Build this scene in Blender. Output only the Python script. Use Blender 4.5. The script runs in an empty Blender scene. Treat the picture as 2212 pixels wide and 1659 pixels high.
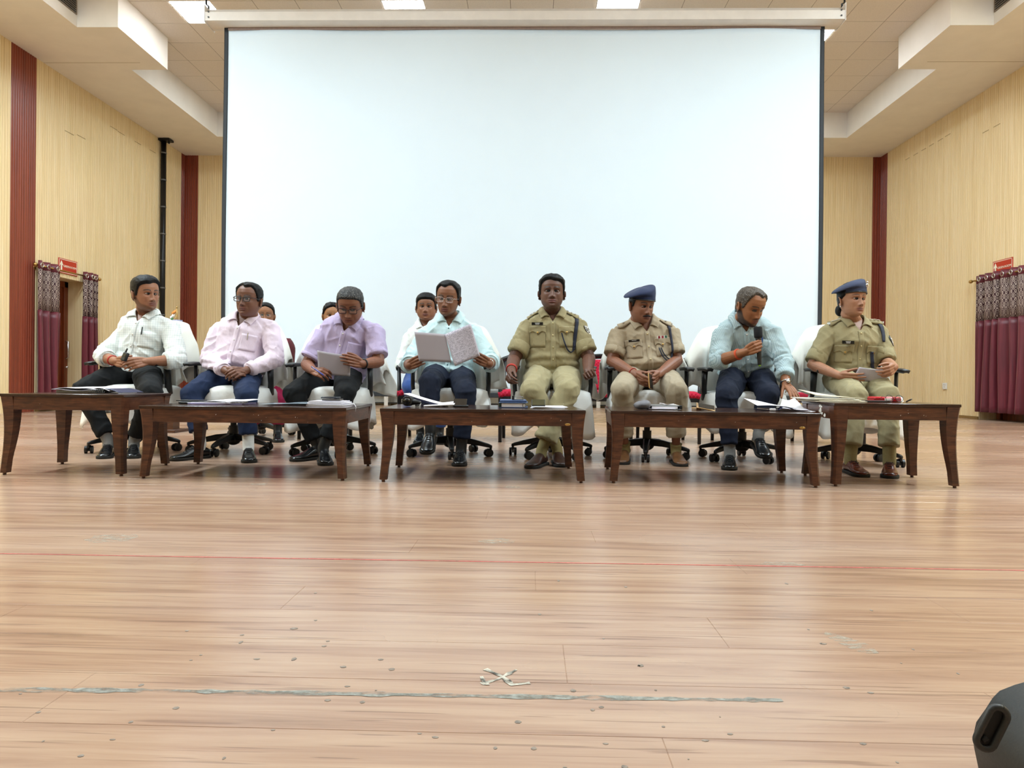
import bpy, bmesh, math, random
import numpy as np
from mathutils import Vector, Matrix, Euler
from mathutils.bvhtree import BVHTree
R = math.radians
sc = bpy.context.scene
COL = sc.collection
random.seed(7); rng = np.random.default_rng(7)

# ------------------------------------------------------------------ camera, world, lights, exposure
F = 1507.47; CX, CY = 1106.0, 829.5
YAW, PITCH, ROLL, CAMZ = .0261, -.0045, .0109, .55
def _axes():
    c, s = math.cos(YAW), math.sin(YAW)
    ex = Vector((c, s, 0)); ey = Vector((-s, c, 0)); ez = Vector((0, 0, 1))
    cp, sp = math.cos(PITCH), math.sin(PITCH)
    fwd = cp*ey + sp*ez; up = -sp*ey + cp*ez
    cr, sr = math.cos(ROLL), math.sin(ROLL)
    return cr*ex + sr*up, cr*up - sr*ex, fwd
RIGHT, UP, FWD = _axes()
cam = bpy.data.cameras.new('camera'); cam_o = bpy.data.objects.new('camera', cam); COL.objects.link(cam_o)
m = Matrix.Identity(4)
for i, ax in enumerate((RIGHT, UP, -FWD)):
    for k in range(3): m[k][i] = ax[k]
m.translation = (0, 0, CAMZ); cam_o.matrix_world = m
cam.sensor_width = 36; cam.lens = 36*F/2212; cam.clip_start = .05; cam.clip_end = 200
sc.camera = cam_o

sc.view_settings.view_transform = 'Standard'; sc.view_settings.look = 'None'
sc.view_settings.gamma = 1; sc.view_settings.use_curve_mapping = False
sc.view_settings.exposure = 1.15

w = bpy.data.worlds.new('world'); sc.world = w; w.use_nodes = True
w.node_tree.nodes['Background'].inputs[0].default_value = (.93, .96, 1, 1)
w.node_tree.nodes['Background'].inputs[1].default_value = .30

def area(name, loc, sx, sy, power, rot=(0, 0, 0), col=(1, .98, .95)):
    l = bpy.data.lights.new(name, 'AREA'); l.shape = 'RECTANGLE'; l.size = sx; l.size_y = sy
    l.energy = power; l.color = col
    o = bpy.data.objects.new(name, l); COL.objects.link(o); o.location = loc; o.rotation_euler = rot
    return o
# ceiling panels of the stage that lie outside the frame (the ones in view are built with the ceiling)
for gy, gk in ((6.9, .5), (4.8, 1.1), (2.4, 1.1), (0, .25)):
    for gx, pw in ((-5.3, 100), (-1.61, 22), (1.44, 22), (5.1, 100)):
        area('ceiling_panel_lamp', (gx, gy, 5.86), .56, 1.15, pw*gk, col=(.78, .925, 1))
for gx in (-4.6, -1.6, 1.4, 4.2):
    area('ceiling_panel_lamp', (gx, 12.4, 5.86), .56, .56, 24, col=(.78, .925, 1))
# house lights over the seats in front of the stage
for gx in (-5.5, 0, 5.5):
    area('house_lamp', (gx, -5.0, 6.4), 1.6, 1.6, 310, (R(24), 0, 0), (.78, .925, 1))

# ------------------------------------------------------------------ pixel <-> world
def ray(u, v): return RIGHT*((u-CX)/F) - UP*((v-CY)/F) + FWD
def at(u, v, Y):
    d = ray(u, v); t = Y/d.y; return Vector((d.x*t, Y, CAMZ+d.z*t))
def gnd(u, v, z=0.):
    d = ray(u, v); t = (z-CAMZ)/d.z; return Vector((d.x*t, d.y*t, z))
def onx(u, v, X):
    d = ray(u, v); t = X/d.x; return Vector((X, d.y*t, CAMZ+d.z*t))
def fl(u, Y, z):          # x from the column u at depth Y, given height
    p = at(u, 900, Y); q = at(u, 700, Y); k = (z-p.z)/(q.z-p.z); r = p.lerp(q, k); return Vector((r.x, Y, z))

# ------------------------------------------------------------------ object helpers
OFF = {}                                   # world offset of the thing an object belongs to
def tag(o, label=None, cat=None, group=None, kind=None):
    if label: o['label'] = label
    if cat: o['category'] = cat
    if group: o['group'] = group
    if kind: o['kind'] = kind
    return o
def root(name, loc, label=None, cat=None, group=None, kind=None, rz=0):
    o = bpy.data.objects.new(name, None); COL.objects.link(o); o.location = loc; o.rotation_euler = (0, 0, rz)
    o.empty_display_size = .1
    OFF[o] = Vector(loc)
    return tag(o, label, cat, group, kind)
def link(name, me, mat=None, parent=None, local=False):
    o = bpy.data.objects.new(name, me); COL.objects.link(o)
    if mat is not None:
        if not isinstance(mat, (list, tuple)): mat = [mat]
        for mm in mat: me.materials.append(mm)
    if parent is not None:
        o.parent = parent
        off = OFF.get(parent, Vector((0, 0, 0)))
        if not local and off.length > 0: me.transform(Matrix.Translation(-off))
        OFF[o] = off
    return o
class MB:
    def __init__(s): s.v = []; s.f = []; s.m = []; s.uv = []
    def add(s, vs, fs, mi=0):
        b = len(s.v); s.v.extend([tuple(p) for p in vs]); s.f.extend([tuple(i+b for i in f) for f in fs]); s.m.extend([mi]*len(fs)); return s
    def box(s, c, d, rot=None, mi=0):
        c = Vector(c); hx, hy, hz = d[0]/2, d[1]/2, d[2]/2
        vs = [Vector((x, y, z)) for z in (-hz, hz) for x, y in ((-hx, -hy), (hx, -hy), (hx, hy), (-hx, hy))]
        if rot is not None: vs = [rot @ p for p in vs]
        return s.add([p+c for p in vs], [(3, 2, 1, 0), (4, 5, 6, 7), (0, 1, 5, 4), (1, 2, 6, 5), (2, 3, 7, 6), (3, 0, 4, 7)], mi)
    def bx(s, x0, x1, y0, y1, z0, z1, mi=0):
        return s.box(((x0+x1)/2, (y0+y1)/2, (z0+z1)/2), (x1-x0, y1-y0, z1-z0), None, mi)
    def quad(s, a, b, c, d, mi=0): return s.add([a, b, c, d], [(0, 1, 2, 3)], mi)
    def tube(s, pts, rad, n=10, cap=True, ref=None, rnd=False, mi=0):
        pts = [Vector(p) for p in pts]; N = len(pts)
        rad = [(r, r) if not isinstance(r, (tuple, list)) else r for r in (rad if isinstance(rad, list) else [rad]*N)]
        T = []
        for i in range(N):
            a = pts[max(i-1, 0)]; b = pts[min(i+1, N-1)]; t = (b-a)
            T.append(t.normalized() if t.length > 1e-9 else Vector((0, 0, 1)))
        if rnd:
            a0, a1 = pts[0], pts[-1]; P2 = []; R2 = []; T2 = []
            for k in (90, 60, 30):
                cs, sn = max(.02, math.cos(R(k))), math.sin(R(k)); P2.append(a0 - T[0]*sn*min(rad[0])); R2.append((rad[0][0]*cs, rad[0][1]*cs)); T2.append(T[0])
            P2 += pts; R2 += rad; T2 += T
            for k in (30, 60, 90):
                cs, sn = max(.02, math.cos(R(k))), math.sin(R(k)); P2.append(a1 + T[-1]*sn*min(rad[-1])); R2.append((rad[-1][0]*cs, rad[-1][1]*cs)); T2.append(T[-1])
            pts, rad, T = P2, R2, T2; N = len(pts)
        u = Vector(ref) if ref is not None else (Vector((0, 0, 1)) if abs(T[0].z) < .9 else Vector((1, 0, 0)))
        vs = []
        for i in range(N):
            if ref is not None: u = Vector(ref)
            u = (u - T[i]*u.dot(T[i]))
            u = u.normalized() if u.length > 1e-6 else T[i].orthogonal().normalized()
            w_ = T[i].cross(u)
            for k in range(n):
                a = 2*math.pi*k/n
                vs.append(pts[i] + u*(math.cos(a)*rad[i][0]) + w_*(math.sin(a)*rad[i][1]))
        fs = [(i*n+k, i*n+(k+1) % n, (i+1)*n+(k+1) % n, (i+1)*n+k) for i in range(N-1) for k in range(n)]
        if cap: fs += [tuple(range(n-1, -1, -1)), tuple((N-1)*n+k for k in range(n))]
        return s.add(vs, fs, mi)
    def ell(s, c, r, rot=None, n=16, m_=10, mi=0):
        c = Vector(c); vs = [Vector((0, 0, -r[2]))]
        for i in range(1, m_):
            a = math.pi*i/m_ - math.pi/2
            for k in range(n):
                b = 2*math.pi*k/n; vs.append(Vector((r[0]*math.cos(a)*math.cos(b), r[1]*math.cos(a)*math.sin(b), r[2]*math.sin(a))))
        vs.append(Vector((0, 0, r[2])))
        fs = [(0, 1+(k+1) % n, 1+k) for k in range(n)]
        for i in range(m_-2):
            for k in range(n): fs.append((1+i*n+k, 1+i*n+(k+1) % n, 1+(i+1)*n+(k+1) % n, 1+(i+1)*n+k))
        t = len(vs)-1; b0 = 1+(m_-2)*n
        fs += [(b0+k, b0+(k+1) % n, t) for k in range(n)]
        if rot is not None: vs = [rot @ p for p in vs]
        return s.add([p+c for p in vs], fs, mi)
    def prism(s, poly, z0, z1, mi=0, xf=None):
        n = len(poly); vs = [Vector((p[0], p[1], z0)) for p in poly]+[Vector((p[0], p[1], z1)) for p in poly]
        if xf is not None: vs = [xf @ p for p in vs]
        return s.add(vs, [tuple(range(n-1, -1, -1)), tuple(range(n, 2*n))]+[(i, (i+1) % n, n+(i+1) % n, n+i) for i in range(n)], mi)
    def grid(s, P, close_u=False, mi=0):           # P[i][j] points
        a, b = len(P), len(P[0]); vs = [p for r_ in P for p in r_]
        fs = [(i*b+j, i*b+(j+1) % b, (i+1)*b+(j+1) % b, (i+1)*b+j) for i in range(a-1) for j in range(b if close_u else b-1)]
        return s.add(vs, fs, mi)
    def slab(s, P, t, mi=0):                       # a sheet P[i][j] given thickness t along its normals (both sides, closed rim)
        a, b = len(P), len(P[0]); Q = np.array([[tuple(p) for p in r_] for r_ in P], float)
        du = np.gradient(Q, axis=0); dv = np.gradient(Q, axis=1); n = np.cross(du, dv); n /= np.linalg.norm(n, axis=2, keepdims=True)+1e-12
        A = (Q+n*t/2).reshape(-1, 3); B = (Q-n*t/2).reshape(-1, 3); k = a*b
        fs = []
        for i in range(a-1):
            for j in range(b-1):
                q = (i*b+j, (i+1)*b+j, (i+1)*b+j+1, i*b+j+1); fs.append(q); fs.append(tuple(x+k for x in q[::-1]))
        rim = [i*b for i in range(a)]+[(a-1)*b+j for j in range(1, b)]+[i*b+b-1 for i in range(a-2, -1, -1)]+[j for j in range(b-2, 0, -1)]
        for i in range(len(rim)):
            p, q = rim[i], rim[(i+1) % len(rim)]; fs.append((q, p, p+k, q+k))
        return s.add(list(A)+list(B), fs, mi)
    def mesh(s, name='m', smooth=False):
        me = bpy.data.meshes.new(name); me.from_pydata([tuple(p) for p in s.v], [], s.f); me.update()
        if any(s.m): me.polygons.foreach_set('material_index', s.m)
        if smooth: me.polygons.foreach_set('use_smooth', [True]*len(me.polygons))
        return me
    def build(s, name, mat=None, parent=None, smooth=False, local=False, bevel=0, seg=2, auto=None):
        o = link(name, s.mesh(name, smooth or auto is not None), mat, parent, local)
        if bevel:
            b = o.modifiers.new('b', 'BEVEL'); b.width = bevel; b.segments = seg; b.limit_method = 'ANGLE'; b.angle_limit = R(40)
            o.data.polygons.foreach_set('use_smooth', [True]*len(o.data.polygons)); sharp(o.data, 50)
        if auto is not None: sharp(o.data, auto)
        return o
def sharp(me, deg):
    try: me.set_sharp_from_angle(angle=R(deg))
    except Exception: pass
def copy_tree(o, parent=None, loc=None, rz=None):
    c = o.copy(); COL.objects.link(c)
    if parent is not None: c.parent = parent
    if loc is not None: c.location = loc
    if rz is not None: c.rotation_euler = (0, 0, rz)
    for ch in list(o.children): copy_tree(ch, c)
    return c
def text_mesh(body, size, align='CENTER', extrude=.0008):
    cu = bpy.data.curves.new('t', 'FONT'); cu.body = body; cu.size = size; cu.align_x = align; cu.align_y = 'CENTER'; cu.extrude = extrude; cu.resolution_u = 3
    o = bpy.data.objects.new('t', cu); COL.objects.link(o)
    dg = bpy.context.evaluated_depsgraph_get(); me = bpy.data.meshes.new_from_object(o.evaluated_get(dg))
    bpy.data.objects.remove(o); bpy.data.curves.remove(cu); return me

# ------------------------------------------------------------------ materials
def lin(c):
    if isinstance(c, str): c = [int(c[i:i+2], 16)/255 for i in (1, 3, 5)]
    return tuple((x/12.92 if x <= .04045 else ((x+.055)/1.055)**2.4) for x in c[:3])+(1,)
class NT:
    def __init__(s, name):
        s.m = bpy.data.materials.new(name); s.m.use_nodes = True; s.t = s.m.node_tree; s.b = s.t.nodes['Principled BSDF']
    def n(s, ty, **kw):
        x = s.t.nodes.new(ty)
        for k, v in kw.items():
            if k in x.inputs.keys() if isinstance(k, str) else False: x.inputs[k].default_value = v
            else: setattr(x, k, v)
        return x
    def l(s, a, b): s.t.links.new(a, b); return s
    def val(s, op, a, b=None, c=None):
        x = s.t.nodes.new('ShaderNodeMath'); x.operation = op
        for i, q in enumerate((a, b, c)):
            if q is None: continue
            if hasattr(q, 'is_output'): s.l(q, x.inputs[i])
            else: x.inputs[i].default_value = q
        return x.outputs[0]
    def mix(s, fac, a, b, blend='MIX'):
        x = s.t.nodes.new('ShaderNodeMix'); x.data_type = 'RGBA'; x.blend_type = blend
        for sock, q in ((x.inputs[0], fac), (x.inputs[6], a), (x.inputs[7], b)):
            if hasattr(q, 'is_output'): s.l(q, sock)
            else: sock.default_value = q
        return x.outputs[2]
    def coord(s, kind='Object', scale=(1, 1, 1)):
        if kind == 'World': o = s.n('ShaderNodeNewGeometry').outputs['Position']
        else: o = s.n('ShaderNodeTexCoord').outputs[kind]
        mp = s.n('ShaderNodeMapping'); mp.inputs['Scale'].default_value = scale; s.l(o, mp.inputs[0]); return mp.outputs[0]
    def noise(s, vec, scale, detail=3, rough=.55, dist=0):
        x = s.n('ShaderNodeTexNoise'); x.inputs['Scale'].default_value = scale; x.inputs['Detail'].default_value = detail
        x.inputs['Roughness'].default_value = rough; x.inputs['Distortion'].default_value = dist; s.l(vec, x.inputs['Vector']); return x.outputs['Fac']
    def ramp(s, fac, stops):
        x = s.n('ShaderNodeValToRGB'); s.l(fac, x.inputs[0]); e = x.color_ramp.elements
        while len(e) < len(stops): e.new(.5)
        for q, (p, c) in zip(e, stops): q.position = p; q.color = c if len(c) == 4 else (*c, 1)
        return x.outputs[0]
    def bump(s, h, strength=.3, dist=.01, prev=None):
        x = s.n('ShaderNodeBump'); x.inputs['Strength'].default_value = strength; x.inputs['Distance'].default_value = dist
        s.l(h, x.inputs['Height'])
        if prev is not None: s.l(prev, x.inputs['Normal'])
        s.l(x.outputs[0], s.b.inputs['Normal']); return x.outputs[0]
    def col(s, c):
        if hasattr(c, 'is_output'): s.l(c, s.b.inputs['Base Color'])
        else: s.b.inputs['Base Color'].default_value = c
        return s
    def set(s, rough=None, metal=None, spec=None, **kw):
        if rough is not None: s.b.inputs['Roughness'].default_value = rough
        if metal is not None: s.b.inputs['Metallic'].default_value = metal
        if spec is not None: s.b.inputs['Specular IOR Level'].default_value = spec
        for k, v in kw.items(): s.b.inputs[k.replace('_', ' ')].default_value = v
        return s
MATS = {}
def plain(name, c, rough=.5, metal=0, spec=.5, var=.06, scale=30, bump=0, kind='Object', dist=.002):
    if name in MATS: return MATS[name]
    t = NT(name); c = lin(c)
    v = t.noise(t.coord(kind), scale, 3)
    dark = tuple(x*(1-var*2) for x in c[:3])+(1,); lite = tuple(min(1, x*(1+var)) for x in c[:3])+(1,)
    t.col(t.ramp(v, [(.3, dark), (.7, lite)])).set(rough, metal, spec)
    if bump: t.bump(v, bump, dist)
    MATS[name] = t.m; return t.m
def emit(name, c, s):
    t = NT(name); t.col(lin(c)); t.b.inputs['Emission Color'].default_value = lin(c); t.b.inputs['Emission Strength'].default_value = s; return t.m
# ------------------------------------------------------------------ room materials
def wood_wall():
    t = NT('ribbed_oak_laminate')
    g = t.noise(t.coord('World', (22, 22, .35)), 2.2, 4, .6, .3)
    b = t.noise(t.coord('World', (3, 3, .12)), 1.5, 2)
    c = t.ramp(g, [(.25, lin('#dcc391')), (.5, lin('#efd9ab')), (.75, lin('#f9e8c6'))])
    t.col(t.mix(t.val('MULTIPLY', b, .3), c, lin('#dfc38c'))).set(.5, 0, .4); t.bump(g, .15, .004); return t.m
def wood_red():
    t = NT('red_brown_laminate')
    g = t.noise(t.coord('World', (30, 30, .3)), 2, 4, .6, .2)
    t.col(t.ramp(g, [(.3, lin('#6e2f20')), (.55, lin('#8a3e29')), (.8, lin('#9c4d33'))])).set(.34, 0, .5); t.bump(g, .12, .003); return t.m
def floor_mat():
    t = NT('worn_wood_print_vinyl')
    p = t.coord('World', (.55, 9, 1))
    g = t.noise(p, 2.4, 6, .62, .55)
    f = t.noise(t.coord('World', (1.3, 42, 1)), 2.4, 3, .6, .2)
    big = t.noise(t.coord('World', (.35, .9, 1)), 1.3, 3, .5)
    c = t.ramp(g, [(.28, lin('#896a54')), (.43, lin('#a3816a')), (.55, lin('#b19178')), (.75, lin('#bea187'))])
    c = t.mix(t.val('MULTIPLY', t.val('SUBTRACT', 1, f), .3), c, lin('#836351'))
    c = t.mix(t.ramp(big, [(.45, (0, 0, 0)), (.7, (.38, .38, .38))]), c, lin('#c3aea2'))
    # dark hairline cracks in the print along the grain
    h = t.noise(t.coord('World', (.9, 30, 1)), 3.1, 2, .4, .8)
    hl = t.ramp(h, [(.62, (0, 0, 0)), (.68, (.5, .5, .5))])
    c = t.mix(hl, c, lin('#765a4c'))
    t.col(c).set(.3, 0, .45)
    ro = t.ramp(big, [(.3, (.19, .19, .19)), (.7, (.31, .31, .31))]); t.l(ro, t.b.inputs['Roughness'])
    t.bump(f, .05, .002); return t.m
M_WALL, M_RED, M_FLOOR = wood_wall(), wood_red(), floor_mat()
M_PAINT = plain('white_ceiling_paint', '#ece6dd', .75, var=.02, scale=3)
M_TILE = plain('ceiling_tile_board', '#e2d8cc', .85, var=.03, scale=60, bump=.2)
M_TBAR = plain('ceiling_tee_metal', '#8c8071', .5, .2)
M_LAMP = emit('lit_ceiling_panel', '#f7fbff', 14)
M_BLACK = plain('black_plastic', '#17181a', .42, var=.1, scale=80)
M_BLACKM = plain('black_paint_metal', '#1a1a1c', .35, .3, var=.08)
M_CHROME = plain('chrome_metal', '#cfcfd2', .2, 1, var=.03)
M_BRASS = plain('brass_metal', '#b9975a', .3, 1, var=.05)
M_WHITEP = plain('white_plastic', '#eceae4', .4, var=.02)

XL, XR, YB, H1, H2 = -7.6, 7.415, 15.09, 5.40, 5.90
YF = -9.0                                   # the hall goes on behind the camera
# floor
fl_o = MB().bx(-9, 9, YF, 17, -.08, -.0012).build('floor', M_FLOOR); tag(fl_o, kind='structure')
far = MB().bx(-9, 9, 4.82, 17, -.0012, 0).build('far_flooring', M_FLOOR, fl_o)
PW, PL = .187, 1.62
pm = MB(); e = .0011
pm.add([(e, e, 0), (PL-e, e, 0), (PL-e, PW-e, 0), (e, PW-e, 0), (0, 0, -.0011), (PL, 0, -.0011), (PL, PW, -.0011), (0, PW, -.0011)],
       [(0, 1, 2, 3), (4, 5, 1, 0), (5, 6, 2, 1), (6, 7, 3, 2), (7, 4, 0, 3)])
pmesh = pm.mesh('plank'); pmesh.materials.append(M_FLOOR)
nrow = 0; y = .336
while y < 4.81:
    half = .9+.78*(y+.2)
    off = (nrow*.61) % PL
    if nrow == 5: off = (gnd(1236, 1560).x) % PL
    x = -math.ceil((half+off)/PL)*PL+off
    while x < half:
        o = bpy.data.objects.new('plank', pmesh); COL.objects.link(o); o.parent = fl_o; o.location = (x, y, 0); x += PL
    y += PW; nrow += 1

# floor wear: painted line, worn tape, patches and scuffs (thin pieces lying on the floor)
def strip(mb, pts, wid, z=.0007, jitter=0):
    P = []
    for i, p in enumerate(pts):
        a = pts[max(0, i-1)]; b = pts[min(len(pts)-1, i+1)]; d = (Vector(b)-Vector(a)); d.z = 0; d.normalize(); n = Vector((-d.y, d.x, 0))
        w_ = wid*(1+jitter*random.uniform(-1, 1)); q = Vector((p[0], p[1], z)); P.append((q-n*w_/2, q+n*w_/2))
    mb.grid(P); return mb
def worn(name, c1, c2, lo, hi, scale=40):
    t = NT(name); n1 = t.noise(t.coord('World', (.45, 1.4, 1)), scale, 5, .7)
    t.col(t.ramp(t.noise(t.coord('World'), 60, 3), [(.35, lin(c1)), (.65, lin(c2))])).set(.6, 0, .3)
    a = t.ramp(n1, [(lo, (0, 0, 0)), (hi, (1, 1, 1))]); t.l(a, t.b.inputs['Alpha']); return t.m
M_REDL = worn('faded_red_line_paint', '#b0504a', '#cf6f66', .30, .42)
M_TAPE = worn('worn_grey_tape_residue', '#77756c', '#9c9d95', .36, .56, 26)
M_PALE = worn('pale_scraped_patch', '#b3a594', '#c2b8a6', .46, .75, 60)
M_SCUF = plain('dark_scuff', '#86796c', .6, var=.2, scale=120)
def line(pts, n):
    o = []
    for i in range(n+1):
        s_ = i/n*(len(pts)-1); k = min(int(s_), len(pts)-2); o.append(Vector(pts[k]).lerp(Vector(pts[k+1]), s_-k))
    return o
g_ = lambda L: [gnd(u, v) for u, v in L]
strip(MB(), line(g_([(-60, 1195), (400, 1203), (900, 1211), (1400, 1219), (1900, 1227), (2290, 1234)]), 60), .0075, jitter=.3).build('red_line', M_REDL, fl_o)
strip(MB(), line(g_([(-40, 1490), (300, 1492), (700, 1498), (1100, 1505), (1500, 1511), (1690, 1513)]), 80), .015, jitter=.45).build('tape_residue', M_TAPE, fl_o)
mb = MB(); strip(mb, line(g_([(1040, 1478), (1075, 1468), (1116, 1447)]), 10), .009, jitter=.5); strip(mb, line(g_([(1048, 1446), (1085, 1462), (1106, 1480), (1145, 1476)]), 12), .009, .0009, .5)
strip(mb, line(g_([(1040, 1462), (1048, 1480), (1056, 1478)]), 5), .006, .0011, .5)
mb.build('cross_mark', worn('cross_mark_paint', '#4a463f', '#cfc8b8', .25, .33, 90), fl_o)
def blob(u, v, w_, h_, skew=0, n=14):
    c = gnd(u, v); sx = c.y/F; k = (c.y**2)/(F*CAMZ)
    return [(c.x+(math.cos(2*math.pi*i/n)*w_/2+skew*math.sin(2*math.pi*i/n)*h_/2)*sx*random.uniform(.8, 1.12), c.y-math.sin(2*math.pi*i/n)*h_/2*k*random.uniform(.8, 1.12)) for i in range(n)]
for (u, v, w_, h_, sk) in ((1073, 1169, 74, 13, 0), (1690, 1218, 96, 8, 0), (1838, 1390, 62, 46, .9), (562, 1046, 44, 5, 0), (1104, 1052, 40, 5, 0), (240, 1163, 110, 22, 0), (1650, 1060, 60, 6, 0)):
    MB().prism(blob(u, v, w_, h_, sk), .0001, .0006).build('scraped_patch', M_PALE, fl_o)
mb = MB(); rs = random.Random(3)
SC = [(83, 1539), (283, 1560), (243, 1598), (484, 1638), (590, 1577), (635, 1358), (742, 1441), (823, 1425), (846, 1446), (783, 1517), (750, 1483), (708, 1513), (906, 1585), (940, 1593), (380, 1530), (175, 1633), (305, 1480), (635, 1424), (555, 1424), (1433, 1570), (1524, 1600), (1577, 1586), (1299, 1528), (1280, 1534), (1238, 1492), (1384, 1438), (1153, 1617), (1308, 1607), (1119, 1560), (1829, 1486), (1881, 1497), (1864, 1607), (1220, 1658), (1349, 1657), (520, 1388), (700, 1396), (1070, 1616), (1778, 1391)]
for u, v in SC: mb.prism(blob(u, v, rs.uniform(7, 16), rs.uniform(3, 7)), .0001, .0006)
for k in range(26): mb.prism(blob(rs.uniform(0, 2200), rs.uniform(1250, 1655), rs.uniform(3, 9), rs.uniform(2, 4)), .0001, .0006)
so = mb.build('floor_scuffs', M_SCUF, fl_o); so['kind'] = 'stuff'

# ------------------------------------------------------------------ walls (ribbed wood strips, real relief)
RP = .049                                   # rib pitch
def ribs(mb, f, a0, a1, z0, z1, mi=0):
    """f(a, d, z): point at a along the wall, d out of the wall"""
    n = max(1, round((a1-a0)/RP)); p = (a1-a0)/n
    prof = []
    for i in range(n):
        b = a0+i*p; prof += [(b, 0), (b+.006, 0), (b+.013, .009), (b+p-.007, .009)]
    prof.append((a1, 0))
    mb.grid([[f(a, d, z0) for a, d in prof], [f(a, d, z1) for a, d in prof]], mi=mi)
fL = lambda a, d, z: (XL+d, a, z)
fR = lambda a, d, z: (XR-d, a, z)
fB = lambda a, d, z: (a, YB-d, z)
# red strips
PL0, PL1 = onx(20, 600, XL).y, onx(75, 600, XL).y
CB_L, CB_R = at(427, 500, YB).x, at(1884, 500, YB).x
CS_L, CS_R = onx(390, 500, XL).y, onx(1916, 500, XR).y
# doors (openings in the side walls behind the curtains)
DLa, DLb = onx(122, 800, XL).y, onx(181, 800, XL).y
DLz = onx(150, 603, XL).z
DRa, DRb = onx(2225, 800, XR).y, onx(2116, 800, XR).y
DRz = DLz
wl = MB()
ribs(wl, fL, YF, PL0, 0, H1); ribs(wl, fL, PL0, PL1, 0, H1, 1)
ribs(wl, fL, PL1, DLa, 0, H1); ribs(wl, fL, DLa, DLb, DLz, H1); ribs(wl, fL, DLb, CS_L, 0, H1); ribs(wl, fL, CS_L, YB, 0, H1, 1)
wl.bx(XL-.15, XL-.002, YF, DLa, 0, H1); wl.bx(XL-.15, XL-.002, DLb, YB, 0, H1); wl.bx(XL-.15, XL-.002, DLa, DLb, DLz, H1)
tag(wl.build('wall_left', [M_WALL, M_RED]), kind='structure')
wr = MB()
ribs(wr, fR, YF, DRa, 0, H1); ribs(wr, fR, DRa, DRb, DRz, H1); ribs(wr, fR, DRb, CS_R, 0, H1); ribs(wr, fR, CS_R, YB, 0, H1, 1)
wr.bx(XR+.002, XR+.15, YF, DRa, 0, H1); wr.bx(XR+.002, XR+.15, DRb, YB, 0, H1); wr.bx(XR+.002, XR+.15, DRa, DRb, DRz, H1)
tag(wr.build('wall_right', [M_WALL, M_RED]), kind='structure')
wb = MB()
ribs(wb, fB, XL, CB_L, 0, H1, 1); ribs(wb, fB, CB_L, CB_R, 0, H1); ribs(wb, fB, CB_R, XR, 0, H1, 1)
wb.bx(XL, XR, YB+.002, YB+.15, 0, H1)
tag(wb.build('wall_back', [M_WALL, M_RED]), kind='structure')
tag(MB().bx(XL, XR, YF-.15, YF, 0, 7.0).build('wall_front', plain('hall_wall_paint', '#d8cdb8', .8, var=.03)), kind='structure')
# thin joint marks where the strips meet near the top of the side walls
mj = MB(); mk = MB()
for (u, v) in ((150, 287), (176, 296), (246, 277), (262, 288), (298, 309), (330, 327)):
    p = onx(u, v, XL+.011); mj.bx(XL+.008, XL+.0105, p.y-.11, p.y+.11, p.z-.004, p.z+.004)
for (u, v) in ((1960, 343), (1978, 333), (1995, 323), (2012, 313), (2031, 302), (2047, 292), (2129, 284), (2153, 271)):
    p = onx(u, v, XR-.011); mk.bx(XR-.0105, XR-.008, p.y-.08, p.y+.08, p.z-.004, p.z+.004)
M_JOINT = plain('dark_joint', '#8d6f40', .6)
mj.build('strip_joint', M_JOINT, bpy.data.objects['wall_left']); mk.build('strip_joint', M_JOINT, bpy.data.objects['wall_right'])
for nm, x0, x1, y0, y1 in (('baseboard_left', XL+.009, XL+.016, PL1, DLa), ('baseboard_right', XR-.016, XR-.009, DRb, YB), ('baseboard_back', XL, XR, YB-.02, YB-.009)):
    tag(MB().bx(x0, x1, y0, y1, 0, .045).build(nm, M_JOINT), kind='structure')

# ------------------------------------------------------------------ ceiling
X0 = -.0897
ce = MB().bx(XL-.15, XR+.15, YF, YB+.15, H2+.03, H2+.1).build('ceiling', M_PAINT); tag(ce, kind='structure')
a_, b_ = 5.6863, 6.2609; YA, YC, YD = 9.56, 10.889, 13.909
for s_, xw in ((-1, XL), (1, XR)):
    X = lambda q: X0+s_*q
    poly = [(xw, YF), (X(b_), YF), (X(b_), YA), (X(a_), YA), (X(a_), YC), (X(b_), YC), (X(b_), YD), (X0, YD), (X0, YB), (xw, YB)]
    if s_ > 0: poly = poly[::-1]
    MB().prism(poly, H1, H2+.03).build('soffit', M_PAINT, ce)
    # hairline crack across the soffit
    MB().bx(min(X(a_-.3+.6), xw), max(X(a_-.3+.6), xw), YC-.25, YC-.243, H1-.001, H1+.001).build('joint_line', M_JOINT, ce)
T = .61; tile = MB().bx(.004, T-.004, .004, T-.004, -.004, .008).mesh('ceiling_tile'); tile.materials.append(M_TILE)
lampm = MB().bx(.02, T-.02, .02, T-.02, -.008, .01).mesh('light_panel'); lampm.materials.append(M_LAMP)
cols = 20; xs0 = 3.93-17*T; ys0 = 10.428-4*T
LC = [2, 7, 12, 17]; LAMPX = [at(400, 20, 10.43).x, at(860, 10, 10.43).x, at(1330, 10, 10.43).x, at(1800, 60, 10.43).x]
for i in range(-1, cols+2):
    for j in range(0, 10):
        if j*T+ys0 > YD-.05: continue
        x = xs0+i*T; yy = ys0+j*T
        if any(abs(x+T/2-(xs0+c_*T+T/2)) < .1 for c_ in LC) and j == (4 if i > 15 else 3):
            continue
        if x < X0-b_-T or x > X0+b_: continue
        o = bpy.data.objects.new('ceiling_tile', tile); COL.objects.link(o); o.parent = ce; o.location = (x, yy, H2)
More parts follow.
